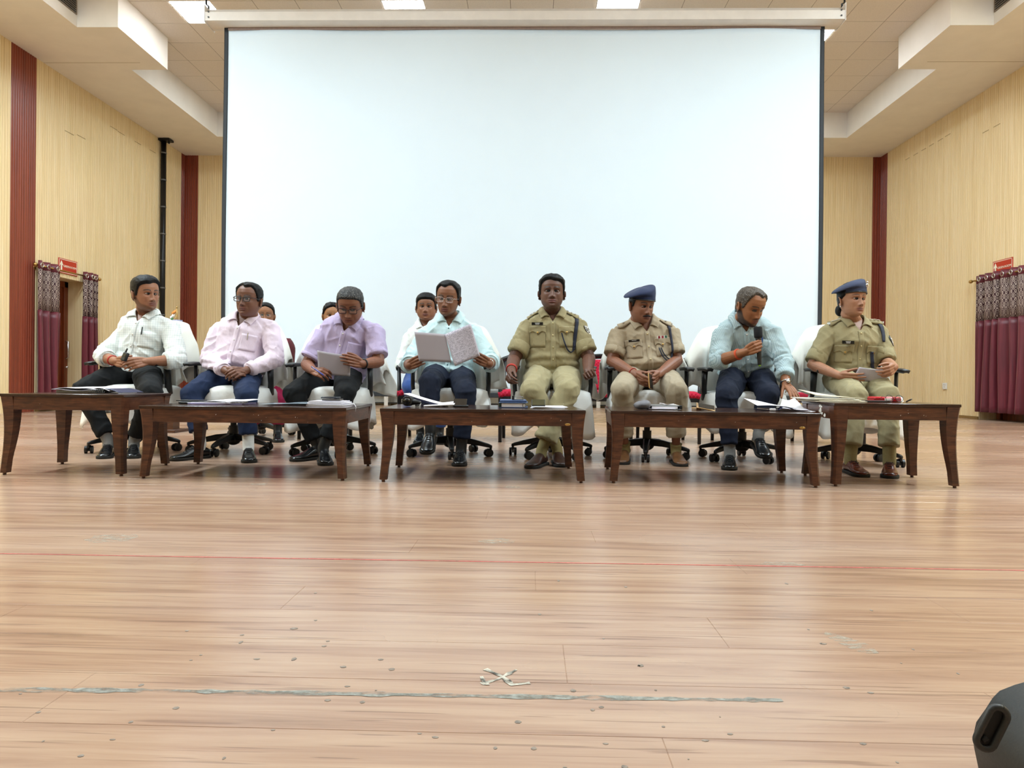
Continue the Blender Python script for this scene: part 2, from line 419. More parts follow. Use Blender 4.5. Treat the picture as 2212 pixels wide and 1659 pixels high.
for c_ in LC:
    x = xs0+c_*T; n_ = {2: 'far left', 7: 'left of centre', 12: 'right of centre', 17: 'far right'}[c_]
    o = bpy.data.objects.new('ceiling_light', lampm); COL.objects.link(o); o.location = (x, ys0+(4 if c_ == 17 else 3)*T, H2)
    tag(o, {2: 'bright ceiling light panel beside the left end of the screen housing', 7: 'bright ceiling light just above the housing, left of the middle', 12: 'bright ceiling light just above the housing, right of the middle', 17: 'bright ceiling light behind the top right corner of the projection screen'}[c_], 'light', 'ceiling light panels')
tb = MB()
for i in range(-1, cols+3):
    x = xs0+i*T
    if X0-b_-.01 < x < X0+b_+.01: tb.bx(x-.012, x+.012, ys0, YD, H2-.002, H2+.012)
for j in range(0, 11):
    yy = ys0+j*T
    if yy < YD: tb.bx(X0-b_, X0+b_, yy-.012, yy+.012, H2-.001, H2+.012)
tb.build('tee_grid', M_TBAR, ce)
# air vents in the soffit faces
for s_, u, v, nm in ((-1, 143, 4, 'left'), (1, 2172, 2, 'right')):
    fx = X0+s_*b_; p = onx(u, v, fx); v_ = root('air_vent', (fx, p.y-.1, 5.66), 'dark slatted air vent in the %s side face of the ceiling soffit' % nm, 'vent', 'soffit air vents')
    MB().box((fx-s_*.006, p.y-.1, 5.66), (.012, .62, .2)).build('frame', M_TBAR, v_)
    for k in range(6): MB().box((fx-s_*.014, p.y-.1, 5.585+k*.03), (.012, .56, .012), Euler((0, s_*.5, 0)).to_matrix()).build('slat', M_BLACK, v_)

# ------------------------------------------------------------------ doors, curtains, signs
M_DOOR = (lambda t: (t.col(t.ramp(t.noise(t.coord('World', (14, 14, .5)), 2.4, 4, .6, .6), [(.3, lin('#54210f')), (.55, lin('#7c3a1b')), (.8, lin('#94502a'))])).set(.35, 0, .5), t.m)[1])(NT('polished_door_wood'))
def curtain_mats():
    t = NT('maroon_satin_curtain'); n1 = t.noise(t.coord('Object', (9, 9, .6)), 3, 3)
    t.col(t.ramp(n1, [(.3, lin('#561624')), (.7, lin('#71202f'))])).set(.42, 0, .5, Sheen_Weight=.2); t.bump(n1, .1, .004)
    b = NT('damask_band'); co = b.coord('UV', (1, 1, 1)); sp = b.n('ShaderNodeSeparateXYZ'); b.l(co, sp.inputs[0]); U, V = sp.outputs[0], sp.outputs[1]
    # ogee damask: two families of waving lines around medallions
    wv = b.val('MULTIPLY', b.val('SINE', b.val('MULTIPLY', V, 52)), .30)
    c1 = b.val('SINE', b.val('ADD', b.val('MULTIPLY', U, 62), b.val('MULTIPLY', wv, 5)))
    c2 = b.val('SINE', b.val('SUBTRACT', b.val('MULTIPLY', U, 62), b.val('MULTIPLY', wv, 5)))
    fi = b.val('SINE', b.val('MULTIPLY', V, 160))
    q = b.val('ADD', b.val('MULTIPLY', c1, c2), b.val('MULTIPLY', fi, .35))
    n2 = b.noise(b.coord('UV', (60, 60, 1)), 1, 2)
    q = b.val('ADD', q, b.val('MULTIPLY', b.val('SUBTRACT', n2, .5), .5)); q = b.val('SINE', b.val('MULTIPLY', q, 5.5))
    b.col(b.ramp(b.val('ADD', b.val('MULTIPLY', q, .5), .5), [(.38, lin('#3a1a20')), (.62, lin('#a8958a'))])).set(.6, 0, .3)
    return t.m, b.m
M_CURT, M_DAM = curtain_mats()
def curtain(name, X, s_, ya, yb, ztop, zbot, nf, label, bandh=.62, gather=1., seed=0):
    """a panel hanging from rings on the rod; s_: wall side (-1 left wall, +1 right wall)"""
    rr = random.Random(seed); r_ = root(name, (X, (ya+yb)/2, 0), label, 'curtain')
    n = nf*14; prof = []
    for i in range(n+1):
        t_ = i/n; ph = t_*nf*2*math.pi; am = .05*(1+.25*math.sin(t_*7+seed))
        prof.append((ya+(yb-ya)*t_, am*math.sin(ph+.5*math.sin(ph*.5+seed))))
    def sheet(z0, z1, nz, mat, nm, wob=0):
        P = []
        for k in range(nz+1):
            z = z0+(z1-z0)*k/nz; P.append([Vector((X-s_*(.09+d*(1+wob*(ztop-z)*.25)+.012*math.sin(a*9+z*2.1)*wob), a+wob*.012*math.sin(z*2+a*5), z)) for a, d in prof])
        me = MB().slab(P, .004).mesh(nm, True)
        uv = me.uv_layers.new(name='UVMap'); L = np.empty(len(me.loops), np.int32); me.loops.foreach_get('vertex_index', L)
        co = np.empty(len(me.vertices)*3); me.vertices.foreach_get('co', co); co = co.reshape(-1, 3)
        k = (L % ((nz+1)*(n+1))) % (n+1); uvs = np.stack([k/n*abs(yb-ya)*1.6, co[L, 2]], 1); uv.data.foreach_set('uv', uvs.ravel())
        o = link(nm, me, mat, r_); return o
    sheet(zbot, ztop-.13-bandh, 14, M_CURT, 'cloth', 1); sheet(ztop-.13-bandh, ztop-.13, 3, M_DAM, 'damask_band'); sheet(ztop-.13, ztop, 2, M_CURT, 'heading')
    for k in range(nf*2):
        i = int((k+.5)/(nf*2)*n); a, d = prof[i]; mb_ = MB(); pts = [Vector((X-s_*(.09+d), a, ztop-.07))+Vector((0, math.cos(q*math.pi/6), math.sin(q*math.pi/6)))*.032 for q in range(13)]
        mb_.tube(pts, .0095, 6, cap=False); mb_.build('ring', M_CHROME, r_, smooth=True)
    return r_
def rod(X, s_, ya, yb, z, label):
    r_ = root('curtain_rod', (X, (ya+yb)/2, z), label, 'curtain rod')
    MB().tube([(X-s_*.09, ya, z), (X-s_*.09, yb, z)], .013, 10).build('pole', M_BRASS, r_, smooth=True)
    for e_ in (ya, yb):
        d = -1 if e_ == min(ya, yb) else 1
        MB().ell((X-s_*.09, e_+d*.035, z), (.03, .034, .03)).tube([(X-s_*.09, e_, z), (X-s_*.09, e_+d*.012, z)], .02, 10).build('finial', M_BRASS, r_, smooth=True)
        MB().tube([(X-s_*.09, e_-d*.06, z-.005), (X-s_*.008, e_-d*.06, z-.03)], .008, 8).ell((X-s_*.012, e_-d*.06, z-.03), (.012, .025, .04)).build('bracket', M_BRASS, r_, smooth=True)
# left door
def door(s_, X, ya, yb, zt, n_):
    d_ = root('door_%d' % n_, (X+s_*.3, (ya+yb)/2, 0), kind='structure')
    o_ = lambda dep: X+s_*dep
    lo, hi = min(ya, yb), max(ya, yb)
    mb_ = MB()
    for y0, y1, z0, z1 in ((lo, lo+.09, 0, zt), (hi-.09, hi, 0, zt), (lo, hi, zt-.1, zt)): mb_.bx(min(o_(.28), o_(.40)), max(o_(.28), o_(.40)), y0, y1, z0, z1)
    mb_.build('frame', M_DOOR, d_, bevel=.006)
    MB().bx(min(o_(.33), o_(.37)), max(o_(.33), o_(.37)), lo+.09, hi-.09, 0, zt-.1).build('leaf', M_DOOR, d_)
    for z0, z1 in ((.15, .95), (1.1, zt-.25)):
        for q in range(2):
            c0 = lo+.09+(hi-lo-.18)*(q*.5)+.07; c1 = lo+.09+(hi-lo-.18)*(q*.5+.5)-.07
            MB().box((o_(.327), (c0+c1)/2, (z0+z1)/2), (.014, c1-c0, z1-z0)).build('panel', M_DOOR, d_, bevel=.008)
    rv = MB()
    for y_ in (lo-.02, hi): rv.bx(min(o_(.151), o_(.4)), max(o_(.151), o_(.4)), y_, y_+.02, 0, zt)
    rv.bx(min(o_(.151), o_(.4)), max(o_(.151), o_(.4)), lo, hi, zt, zt+.02); rv.bx(min(o_(.4), o_(.42)), max(o_(.4), o_(.42)), lo, hi, 0, zt)
    rv.build('reveal', M_WALL, d_)
    hx = o_(.235); hy = onx(139, 735, XL-.3).y if s_ < 0 else lo+.2
    hb = MB().tube([(o_(.33), hy, .84), (hx, hy, .86), (hx, hy, 1.13), (o_(.33), hy, 1.15)], .017, 8).tube([(o_(.33), hy, .7), (hx, hy, .7)], .016, 8)
    hb.build('handle', M_CHROME, d_, smooth=True)
door(-1, XL, DLa, DLb, DLz, 1); door(1, XR, DRa, DRb, DRz, 2)
rodz = onx(85, 573, XL+.09).z; rza = onx(80, 575, XL+.09).y; rzb = onx(212, 600, XL+.09).y
rod(XL, -1, rza, rzb, rodz, 'brass curtain rod over the wooden door in the left wall')
curtain('door_curtain', XL, -1, onx(80, 600, XL+.1).y, onx(134, 600, XL+.1).y, rodz+.07, .03, 3, 'maroon curtain with damask band, nearer panel at the left door', seed=1)
curtain('door_curtain', XL, -1, onx(183, 600, XL+.1).y, onx(211, 600, XL+.1).y, rodz+.07, .03, 3, 'maroon curtain with damask band, farther narrow panel at the left door', seed=5)
rodz2 = onx(2100, 608, XR-.09).z; ry0 = onx(2100, 600, XR-.09).y
rod(XR, 1, onx(2260, 600, XR-.09).y, ry0, rodz2, 'brass curtain rod with ball finial on the right wall')
curtain('door_curtain', XR, 1, onx(2250, 600, XR-.1).y, onx(2108, 600, XR-.1).y, rodz2+.07, .13, 8, 'wide maroon curtain with damask band closing the right doorway', seed=3)
def sign(X, s_, u, v, arrow_near, label):
    p = onx(u, v, X); r_ = root('green_room_sign', p, label, 'sign', 'green room signs')
    W_, H_ = .46, .24
    rot = Matrix(((0, 0, -s_), (s_*-1, 0, 0), (0, 1, 0))).to_4x4() if s_ > 0 else Matrix(((0, 0, 1), (1, 0, 0), (0, 1, 0))).to_4x4()
    # local x reads left to right for someone facing the wall
    xf = Matrix.Translation(p+Vector((-s_*.014, 0, 0))) @ rot
    MB().prism([(-W_/2, -H_/2), (W_/2, -H_/2), (W_/2, H_/2), (-W_/2, H_/2)], -.005, .004, xf=xf).build('plate', plain('sign_red', '#c0301c', .4, var=.02), r_)
    M_S = plain('sign_cream', '#f6f3dc', .5, var=.01)
    bd = MB()
    for x0, x1, y0, y1 in ((-W_/2+.012, W_/2-.012, H_/2-.02, H_/2-.012), (-W_/2+.012, W_/2-.012, -H_/2+.012, -H_/2+.02), (-W_/2+.012, -W_/2+.02, -H_/2+.012, H_/2-.012), (W_/2-.02, W_/2-.012, -H_/2+.012, H_/2-.012)):
        bd.prism([(x0, y0), (x1, y0), (x1, y1), (x0, y1)], .004, .006, xf=xf)
    bd.build('border', M_S, r_)
    ax = -.165
    MB().prism([(ax-.016, -.08), (ax+.016, -.08), (ax+.016, .01), (ax+.04, .01), (ax, .085), (ax-.04, .01), (ax-.016, .01)], .004, .0075, xf=xf).build('arrow', M_S, r_)
    for w_, xx in (('GREEN', -.040), ('ROOM', .125)):
        me = text_mesh(w_, .050); me.transform(Matrix.Translation((0, 0, .0055))); me.transform(Matrix.Translation((xx, 0, 0))); me.transform(xf); link('lettering', me, M_S, r_)
sign(XL, -1, 145, 577, 1, 'red GREEN ROOM sign with arrow above the left door')
sign(XR, 1, 2168, 577, 1, 'red GREEN ROOM sign with arrow above the right curtain')
# black pipe on the left wall
py_ = onx(352, 500, XL+.08).y; pp = root('wall_pipe', (XL+.08, py_, 0), 'black vertical pipe with clamps running up the left wall to the soffit', 'pipe')
MB().tube([(XL+.08, py_, .0), (XL+.08, py_, H1-.02)], .052, 14).build('pipe', M_BLACKM, pp, smooth=True)
for k in range(9):
    z = .7+k*.55; MB().tube([(XL+.08, py_, z), (XL+.08, py_, z+.03)], .058, 14).build('clamp', plain('grey_clamp', '#6f7072', .4, .6), pp, smooth=True)
MB().bx(XL+.01, XL+.24, py_-.09, py_+.09, H1-.05, H1-.01).tube([(XL+.2, py_-.02, H1-.1), (XL+.2, py_-.02, H1-.04)], .02, 8).build('bracket', M_BLACKM, pp)
# socket
p = onx(2043, 834, XR); so_ = root('wall_socket', p, 'small white power socket low on the right wall', 'socket')
MB().box((XR-.018, p.y, p.z), (.02, .115, .115)).build('plate', M_WHITEP, so_, bevel=.004)
for dy, dz in ((-.02, .022), (.02, .022), (0, -.012)): MB().tube([(XR-.027, p.y+dy, p.z+dz), (XR-.0295, p.y+dy, p.z+dz)], .007, 8).build('pin_hole', M_BLACK, so_)
MB().box((XR-.03, p.y+.03, p.z-.025), (.006, .022, .03)).build('switch', M_WHITEP, so_)

# ------------------------------------------------------------------ projection screen
YS = 9.2
def sx(u, v=400): return at(u, v, YS).x
s_l, s_r = sx(481), sx(1778); zt = at(1106, 54, YS).z; zb_ = at(920, 846, YS).z
scr = root('projection_screen', ((s_l+s_r)/2, YS, zb_), 'large white projection screen with black side borders hanging from the ceiling', 'screen')
M_SCR = plain('matte_white_screen', '#d4e2ed', .9, var=.006, scale=2)
bl = .055
def wave(x, z):
    t_ = (x-s_l)/(s_r-s_l); h = (zt-z)/(zt-zb_)
    return .035*math.sin(t_*13+h*2.2)*(.25+h*.75)*math.exp(-((t_-.5)/.6)**2)+.03*math.sin(t_*math.pi*2-1)*h+.014*math.sin((t_-.5)**2*30+h*6)
P = [[Vector((s_l+bl+(s_r-s_l-2*bl)*i/90, YS+wave(s_l+bl+(s_r-s_l-2*bl)*i/90, zt-.06-(zt-.06-zb_)*j/60), zt-.06-(zt-.06-zb_)*j/60)) for i in range(91)] for j in range(61)]
MB().slab(P, .003).build('fabric', M_SCR, scr, smooth=True)
M_SBOR = plain('black_screen_border', '#20262d', .7, var=.04)
for x0, x1 in ((s_l, s_l+bl), (s_r-bl, s_r)):
    P = [[Vector((x0+(x1-x0)*i/3, YS+wave(x0+(x1-x0)*i/3, zt-.06-(zt-.06-zb_)*j/40)-.002, zt-(zt-zb_)*j/40)) for i in range(4)] for j in range(41)]
    MB().slab(P, .004).build('side_border', M_SBOR, scr, smooth=True)
P = [[Vector((s_l+bl+(s_r-s_l-2*bl)*i/60, YS-.002, z)) for i in range(61)] for z in (zt+.02, zt-.062)]
MB().slab(P, .003).build('top_border', plain('shaded_top_strip', '#8c7b76', .8), scr)  # shading along the top edge is put into this strip's brown grey
MB().bx(s_l-.02, s_r+.02, YS-.03, YS+.03, zb_-.07, zb_).build('bottom_bar', plain('dark_bar', '#3a4046', .4, .5), scr, bevel=.01)
hx0, hx1 = sx(455, 30), sx(1814, 30); hz0, hz1 = at(1106, 51, YS-.08).z, at(1106, 17, YS-.08).z
hp = [(YS-.16, hz0+.01), (YS-.1, hz0), (YS+.1, hz0), (YS+.12, hz1-.05), (YS+.06, hz1), (YS-.06, hz1), (YS-.155, hz1-.11), (YS-.165, hz0+.12)]
xf = Matrix(((0, 0, 1, 0), (1, 0, 0, 0), (0, 1, 0, 0), (0, 0, 0, 1)))
MB().prism(hp, hx0, hx1, xf=xf).build('housing', plain('screen_case_white', '#ddd8d3', .5, var=.03, scale=6), scr, auto=25)
for x in (hx0, hx1):
    d = -1 if x == hx0 else 1
    MB().bx(x-.008 if d < 0 else x, x if d < 0 else x+.008, YS-.17, YS+.13, hz0-.01, hz1+.01).build('end_cap', plain('case_cap', '#e6e3df', .45), scr)
    MB().tube([(x+d*.02, YS, hz1-.02), (x+d*.03, YS, hz1+.08), (x+d*.06, YS, hz1+.1), (x+d*.06, YS, H2)], .013, 8).build('hanger', M_BLACKM, scr, smooth=True)
    for q in range(3): MB().tube([(x-d*.05, YS-.168, hz0+.05+q*.07), (x-d*.05, YS-.172, hz0+.05+q*.07)], .011, 8).build('screw', M_BLACK, scr)
# long white ledge along the back wall, seen in the gap below the screen
lb = root('wall_ledge', (0, YB-.2, 0), 'low white ledge with dark recess along the back wall below the screen', 'ledge')
MB().bx(-4.6, 4.6, YB-.35, YB-.01, .30, .36).bx(-4.6, 4.6, YB-.03, YB-.012, .06, .30).build('shelf', M_WHITEP, lb)
MB().bx(-4.6, 4.6, YB-.33, YB-.1, .04, .06).build('plinth', M_BLACK, lb)
for k in range(7): MB().bx(-4.6+k*1.5, -4.52+k*1.5, YB-.34, YB-.03, 0, .30).build('support', M_WHITEP, lb)
# ------------------------------------------------------------------ furniture materials
def dark_wood():
    t = NT('dark_stained_wood')
    co = t.coord('Object', (3, 3, 3)); w_ = t.n('ShaderNodeTexWave'); w_.inputs['Scale'].default_value = 2.2; w_.inputs['Distortion'].default_value = 9; w_.inputs['Detail'].default_value = 3
    w_.inputs['Detail Scale'].default_value = 1.2; w_.bands_direction = 'Z'
    t.l(co, w_.inputs['Vector'])
    g = t.noise(t.coord('Object', (5, 5, 60)), 2.2, 4, .6, .4)
    b = t.noise(t.coord('Object'), 4, 2)
    f = t.val('ADD', t.val('MULTIPLY', g, .88), t.val('MULTIPLY', w_.outputs['Fac'], .12))
    c = t.ramp(f, [(.3, lin('#351c11')), (.55, lin('#55311e')), (.8, lin('#754930'))])
    t.col(t.mix(t.ramp(b, [(.5, (0, 0, 0)), (.75, (.6, .6, .6))]), c, lin('#2c1810'))).set(.36, 0, .5); t.bump(f, .12, .003); return t.m
M_DW = dark_wood()
M_TOPG = plain('dark_table_top_sheen', '#37231a', .16, var=.08, scale=12)
M_TOWEL = (lambda t: (t.col(lin('#e9e8e1')), t.set(.95, 0, .15, Sheen_Weight=.3), t.bump(t.noise(t.coord('Object'), 320, 2), .35, .002), t.m)[3])(NT('white_terry_towel'))
M_SCLOTH = (lambda t: (t.col(lin('#f0f0ec')), t.set(.9, 0, .2), t.bump(t.noise(t.coord('Object'), 26, 4), .35, .008), t.m)[3])(NT('white_cotton_cloth'))
M_REDF = (lambda t: (t.col(t.ramp(t.val('MULTIPLY', t.val('SINE', t.val('MULTIPLY', t.n('ShaderNodeSeparateXYZ').outputs[0], 1)), 1), [(0, lin('#a3122c')), (1, lin('#a3122c'))])), t.m)[1])(NT('red_fabric_flat'))
def quilt():
    t = NT('red_diamond_upholstery'); sp = t.n('ShaderNodeSeparateXYZ'); t.l(t.coord('Object'), sp.inputs[0]); x, y, z = sp.outputs
    a = t.val('ADD', x, t.val('ADD', z, y)); b = t.val('SUBTRACT', x, t.val('ADD', z, y))
    q = t.val('MULTIPLY', t.val('ABSOLUTE', t.val('SINE', t.val('MULTIPLY', a, 90))), t.val('ABSOLUTE', t.val('SINE', t.val('MULTIPLY', b, 90))))
    t.col(t.ramp(q, [(.1, lin('#c22a48')), (.35, lin('#a80f2c'))])).set(.8, 0, .25); t.bump(q, .4, .003); return t.m
M_REDF = quilt()

# ------------------------------------------------------------------ tables
def table(name, FL, FR, BL, zt, label, group, BLs=None):
    p0, p1, p2 = gnd(*FL), gnd(*FR), gnd(*BL)
    ex = (p1-p0); W_ = ex.length; ang = math.atan2(ex.y, ex.x); ex.normalize(); ey = Vector((-ex.y, ex.x, 0))
    D_ = (p2-p0).dot(ey)
    c = (p0+p1)/2+ey*(D_/2)
    r_ = root(name, (c.x, c.y, 0), label, 'table', group, rz=ang)
    hw, hd = W_/2+.02, D_/2+.02
    MB().bx(-hw, hw, -hd, hd, zt-.016, zt).build('top', M_TOPG, r_, local=True, bevel=.003)
    az0, az1 = zt-.088, zt-.016; L = .075
    for nm, b in (('front', (-hw+L, hw-L, -hd+.006, -hd+.03)), ('back', (-hw+L, hw-L, hd-.03, hd-.006)), ('left', (-hw+.006, -hw+.03, -hd+L, hd-L)), ('right', (hw-.03, hw-.006, -hd+L, hd-L))):
        MB().bx(b[0], b[1], b[2], b[3], az0, az1).build('apron', M_DW, r_, local=True, bevel=.002)
    for sx_ in (-1, 1):
        for sy in (-1, 1):
            P = []
            for k in range(13):
                t_ = k/12; z = (zt-.016)*(1-t_)+.012*t_
                inn = .012*math.sin(t_**.85*math.pi)
                wd = .074-.033*min(1, t_*1.25)
                o = hw-inn; i_ = o-wd; od = hd-inn; id_ = od-wd; ch = .010
                P.append([Vector((sx_*a, sy*b, z)) for a, b in ((o, od-ch), (o-ch, od), (i_, od), (i_, id_), (o, id_))])
            m_ = MB(); m_.grid(P, True); n_ = 5
            m_.f += [tuple(range(n_-1, -1, -1)), tuple(12*n_+q for q in range(n_))]; m_.m += [0, 0]
            m_.tube([(sx_*(hw-.02), sy*(hd-.02), 0), (sx_*(hw-.02), sy*(hd-.02), .014)], .009, 8)
            me = m_.mesh('leg'); bm = bmesh.new(); bm.from_mesh(me); bmesh.ops.recalc_face_normals(bm, faces=bm.faces); bm.to_mesh(me); bm.free()
            link('leg', me, M_DW, r_, True); sharp(me, 35)
    r_['zt'] = zt
    return r_, hw, hd
ZT = .395; ZS = .45
T1 = table('side_table', (10, 1025), (262, 1028), (115, 1002), ZS, 'square dark wooden side table at the far left of the row', None)
T2 = table('coffee_table', (310, 1033), (740, 1038), (414, 1002), ZT, 'long dark coffee table before the pink and lavender shirted men', 'dark wooden coffee tables')
T3 = table('coffee_table', (828, 1040), (1255, 1043), (868, 1009), ZT, 'long dark coffee table in the middle, before the mint shirt man and tall officer', 'dark wooden coffee tables')
T4 = table('coffee_table', (1325, 1043), (1762, 1053), (1308, 1013), ZT, 'long dark coffee table before the man with the microphone', 'dark wooden coffee tables')
T5 = table('side_table', (1805, 1050), (2062, 1054), (1735, 1027), ZS, 'square dark wooden side table at the far right, before the woman officer', None)
T1[0]['group'] = T5[0]['group'] = 'dark square side tables'
# flaked white paint on the left side of the right-hand side table, small maker's badge on the table aprons
def local_part(tb, name, mb_, mat, **k): return mb_.build(name, mat, tb[0], local=True, **k)
mb = MB(); rs = random.Random(5)
for k in range(11):
    y_, z_ = rs.gauss(-.06, .03), ZS-.052+rs.gauss(0, .018); n_ = 8; a0 = rs.uniform(.006, .020); b0 = a0*rs.uniform(.4, .9)
    mb.add([(-T5[1]+.0045, y_+math.cos(q*math.pi/4)*a0*rs.uniform(.4, 1.2), z_+math.sin(q*math.pi/4)*b0*rs.uniform(.4, 1.2)) for q in range(n_)], [tuple(range(n_))])
local_part(T5, 'flaked_patch', mb, M_WHITEP)
for tb in (T3, T4):
    m_ = MB(); m_.ell((tb[1]-.098, -tb[2]+.004, tb[0]['zt']-.078), (.016, .003, .007), None, 12, 6); local_part(tb, 'oval_badge', m_, M_BRASS, smooth=True)
for tb, n_ in ((T1, 1), (T2, 9), (T3, 4), (T4, 5), (T5, 6)):
    m_ = MB()
    for k in range(n_):
        x_, z_ = rs.uniform(-tb[1]*.8, tb[1]*.8), tb[0]['zt']-.05+rs.uniform(-.03, .03); a = rs.uniform(.0008, .0022)
        m_.add([(x_-a, -tb[2]+.0052, z_), (x_+a*.4, -tb[2]+.0052, z_-a), (x_+a, -tb[2]+.0052, z_+a*2)], [(0, 1, 2)])
    o = local_part(tb, 'paint_chips', m_, M_WHITEP); o['kind'] = 'stuff'

# ------------------------------------------------------------------ office chairs
def office_chair(rot0=0., arm=1):
    r_ = root('office_chair', (0, 0, 0))
    MB().tube([(0, 0, .07), (0, 0, .2)], .032, 14).tube([(0, 0, .2), (0, 0, .40)], .022, 14).build('gas_column', M_BLACK, r_, smooth=True, auto=40)
    MB().ell((0, 0, .10), (.055, .055, .045), None, 16, 8).build('hub', M_BLACK, r_, smooth=True)
    for k in range(5):
        a = rot0+2*math.pi*k/5; d = Vector((math.cos(a), math.sin(a), 0)); s_ = Vector((-d.y, d.x, 0))
        P = []
        for t_, z, h, w_ in ((.03, .118, .05, .03), (.12, .112, .045, .027), (.22, .094, .034, .022), (.29, .078, .026, .018), (.315, .07, .02, .014)):
            c = d*t_+Vector((0, 0, z)); P.append([c+s_*w_+Vector((0, 0, -h/2)), c+s_*w_*.8+Vector((0, 0, h/2)), c-s_*w_*.8+Vector((0, 0, h/2)), c-s_*w_+Vector((0, 0, -h/2))])
        m_ = MB(); m_.grid(P, True); m_.f += [(3, 2, 1, 0), (16, 17, 18, 19)]; m_.m += [0, 0]
        arm_o = m_.build('base_arm', M_BLACK, r_, bevel=.006)
        c = d*.305; ca = a+random.uniform(-1.2, 1.2); cd = Vector((math.cos(ca), math.sin(ca), 0)); cs = Vector((-cd.y, cd.x, 0))
        q = c-cd*.018+Vector((0, 0, .0275)); m_ = MB()
        for s2 in (-1, 1): m_.tube([q+cs*s2*.008, q+cs*s2*.010, q+cs*s2*.026, q+cs*s2*.028], [.022, .0275, .0275, .021], 16)
        m_.tube([c+Vector((0, 0, .04)), c+Vector((0, 0, .075))], .009, 8); m_.box(q+Vector((0, 0, .022)), (.02, .02, .02)); m_.tube([q+cs*-.006, q+cs*.006], .012, 8)
        m_.build('caster', M_BLACK, arm_o, auto=35)
    MB().box((0, .02, .405), (.2, .24, .035)).build('mechanism', M_BLACK, r_, bevel=.01)
    m_ = MB(); P = []
    for i in range(13):
        for_ = i/12; a_ = []
        for j in range(13):
            x, y_ = (for_*2-1), (j/12*2-1); k_ = (abs(x)**4+abs(y_)**4)
            kk = max(abs(x), abs(y_))/((abs(x)**3.2+abs(y_)**3.2)**(1/3.2)+1e-6); a_.append(Vector((x*.245*kk, y_*.238*kk, .445-.02*max(0, k_-.6)-.02*max(0, -y_-.6))))
        P.append(a_)
    m_.slab(P, .055); m_.build('seat', M_BLACK, r_, smooth=True)
    P = []
    for j in range(15):
        t_ = j/14; z = .52+.425*t_; w_ = .235*(1-.28*max(0, t_-.72)/.28*max(0, t_-.72)/.28)*(.86+.14*min(1, t_*3))
        yc = .245+.05*t_-.03*math.sin(t_*math.pi)
        P.append([Vector((w_*(i/8*2-1), yc-.035*(i/8*2-1)**2, z)) for i in range(9)])
    m_ = MB(); m_.slab(P, .05); m_.build('backrest', M_BLACK, r_, smooth=True)
    MB().tube([(0, .1, .40), (0, .25, .42), (0, .285, .55), (0, .27, .7)], [(.03, .012)]*4, 8).build('back_bracket', M_BLACK, r_, smooth=True)
    for s_ in (-1, 1):
        m_ = MB().tube([(s_*.12, .02, .40), (s_*.24, .02, .40), (s_*.272, .01, .43), (s_*.278, -.01, .52), (s_*.276, -.02, .645)], [(.012, .03), (.012, .03), (.013, .028), (.013, .024), (.013, .03)], 10, ref=(0.01, 0.02, 1) if False else None)
        ao = m_.build('armrest', M_BLACK, r_, smooth=True)
        P = []
        for k in range(9):
            t_ = k/8; y_ = -.16+.28*t_; w_ = .034*(1-.35*abs(t_*2-1)**4); z = .655-.012*max(0, .3-t_)/.3
            P.append([Vector((s_*.276+w_*q, y_, z-.006*q*q)) for q in (-1, -.5, 0, .5, 1)])
        MB().slab(P, .022).build('arm_pad', M_BLACK, ao, smooth=True)
    return r_
def sst(t): q = min(1, max(0, abs(t-.34)/.2)); return q*q*(3-2*q)
def towel(chair, seed, label, wl=1., wr=1., drop=(0, 0), zb=.50):
    rr = random.Random(seed); r_ = None; ph = [rr.uniform(0, 6) for _ in range(6)]
    NS, NT_ = 45, 30; P = []
    for i in range(NS):
        s_ = i/(NS-1)*2-1; k = wl if s_ < 0 else wr; e_ = max(0, abs(s_)-.62)/.38
        dz = drop[0] if s_ < 0 else drop[1]
        ztop = .995-.03*abs(s_/.62)**3*(abs(s_) < .62)-(.03+e_**1.3*(.27+dz))*(abs(s_) >= .62)
        xt = math.copysign(min(abs(s_), .62)/.62*.215+e_*.085*k, s_)
        row = []
        for j in range(NT_):
            t_ = j/(NT_-1)
            if t_ < .34:          # front panel, from its hem up to the ridge
                q = 1-t_/.34; z = ztop-q*(ztop-.455)*(.97-.3*e_); y_ = .30-.035-.105*min(1, q*3)-.035*s_*s_+.012*q; x = xt*(1+.06*q)
            else:
                q = (t_-.34)/.66; zbt = zb+.05*math.sin(s_*4+ph[0])-.06*e_; z = ztop-q*(ztop-zbt); y_ = .30+.055*min(1, q*5)-.05*q; x = xt*(1+.17*q*k-.10*max(0, q-.6))
                y_ += .018*math.sin(s_*11+ph[1]+q*2)*min(1, q*2)
            y_ += .016*math.sin(s_*7+ph[2])*(.2+e_)+(.011*math.sin(s_*23+ph[4]+t_*1.5)+.007*math.sin(s_*37+ph[1]))*sst(t_)+.012*e_*math.sin(t_*9+ph[3]); x += .012*math.sin(t_*7+ph[4])*e_; z += .008*math.sin(s_*15+ph[5])*e_
            row.append(Vector((x, y_, z)))
        P.append(row)
    m_ = MB(); m_.slab(P, .007)
    o = m_.build('towel', M_TOWEL, None, smooth=True); o.matrix_world = chair.matrix_world
    o.location = chair.location; o.rotation_euler = chair.rotation_euler
    return tag(o, label, 'towel', 'white towels draped over the chair backs')
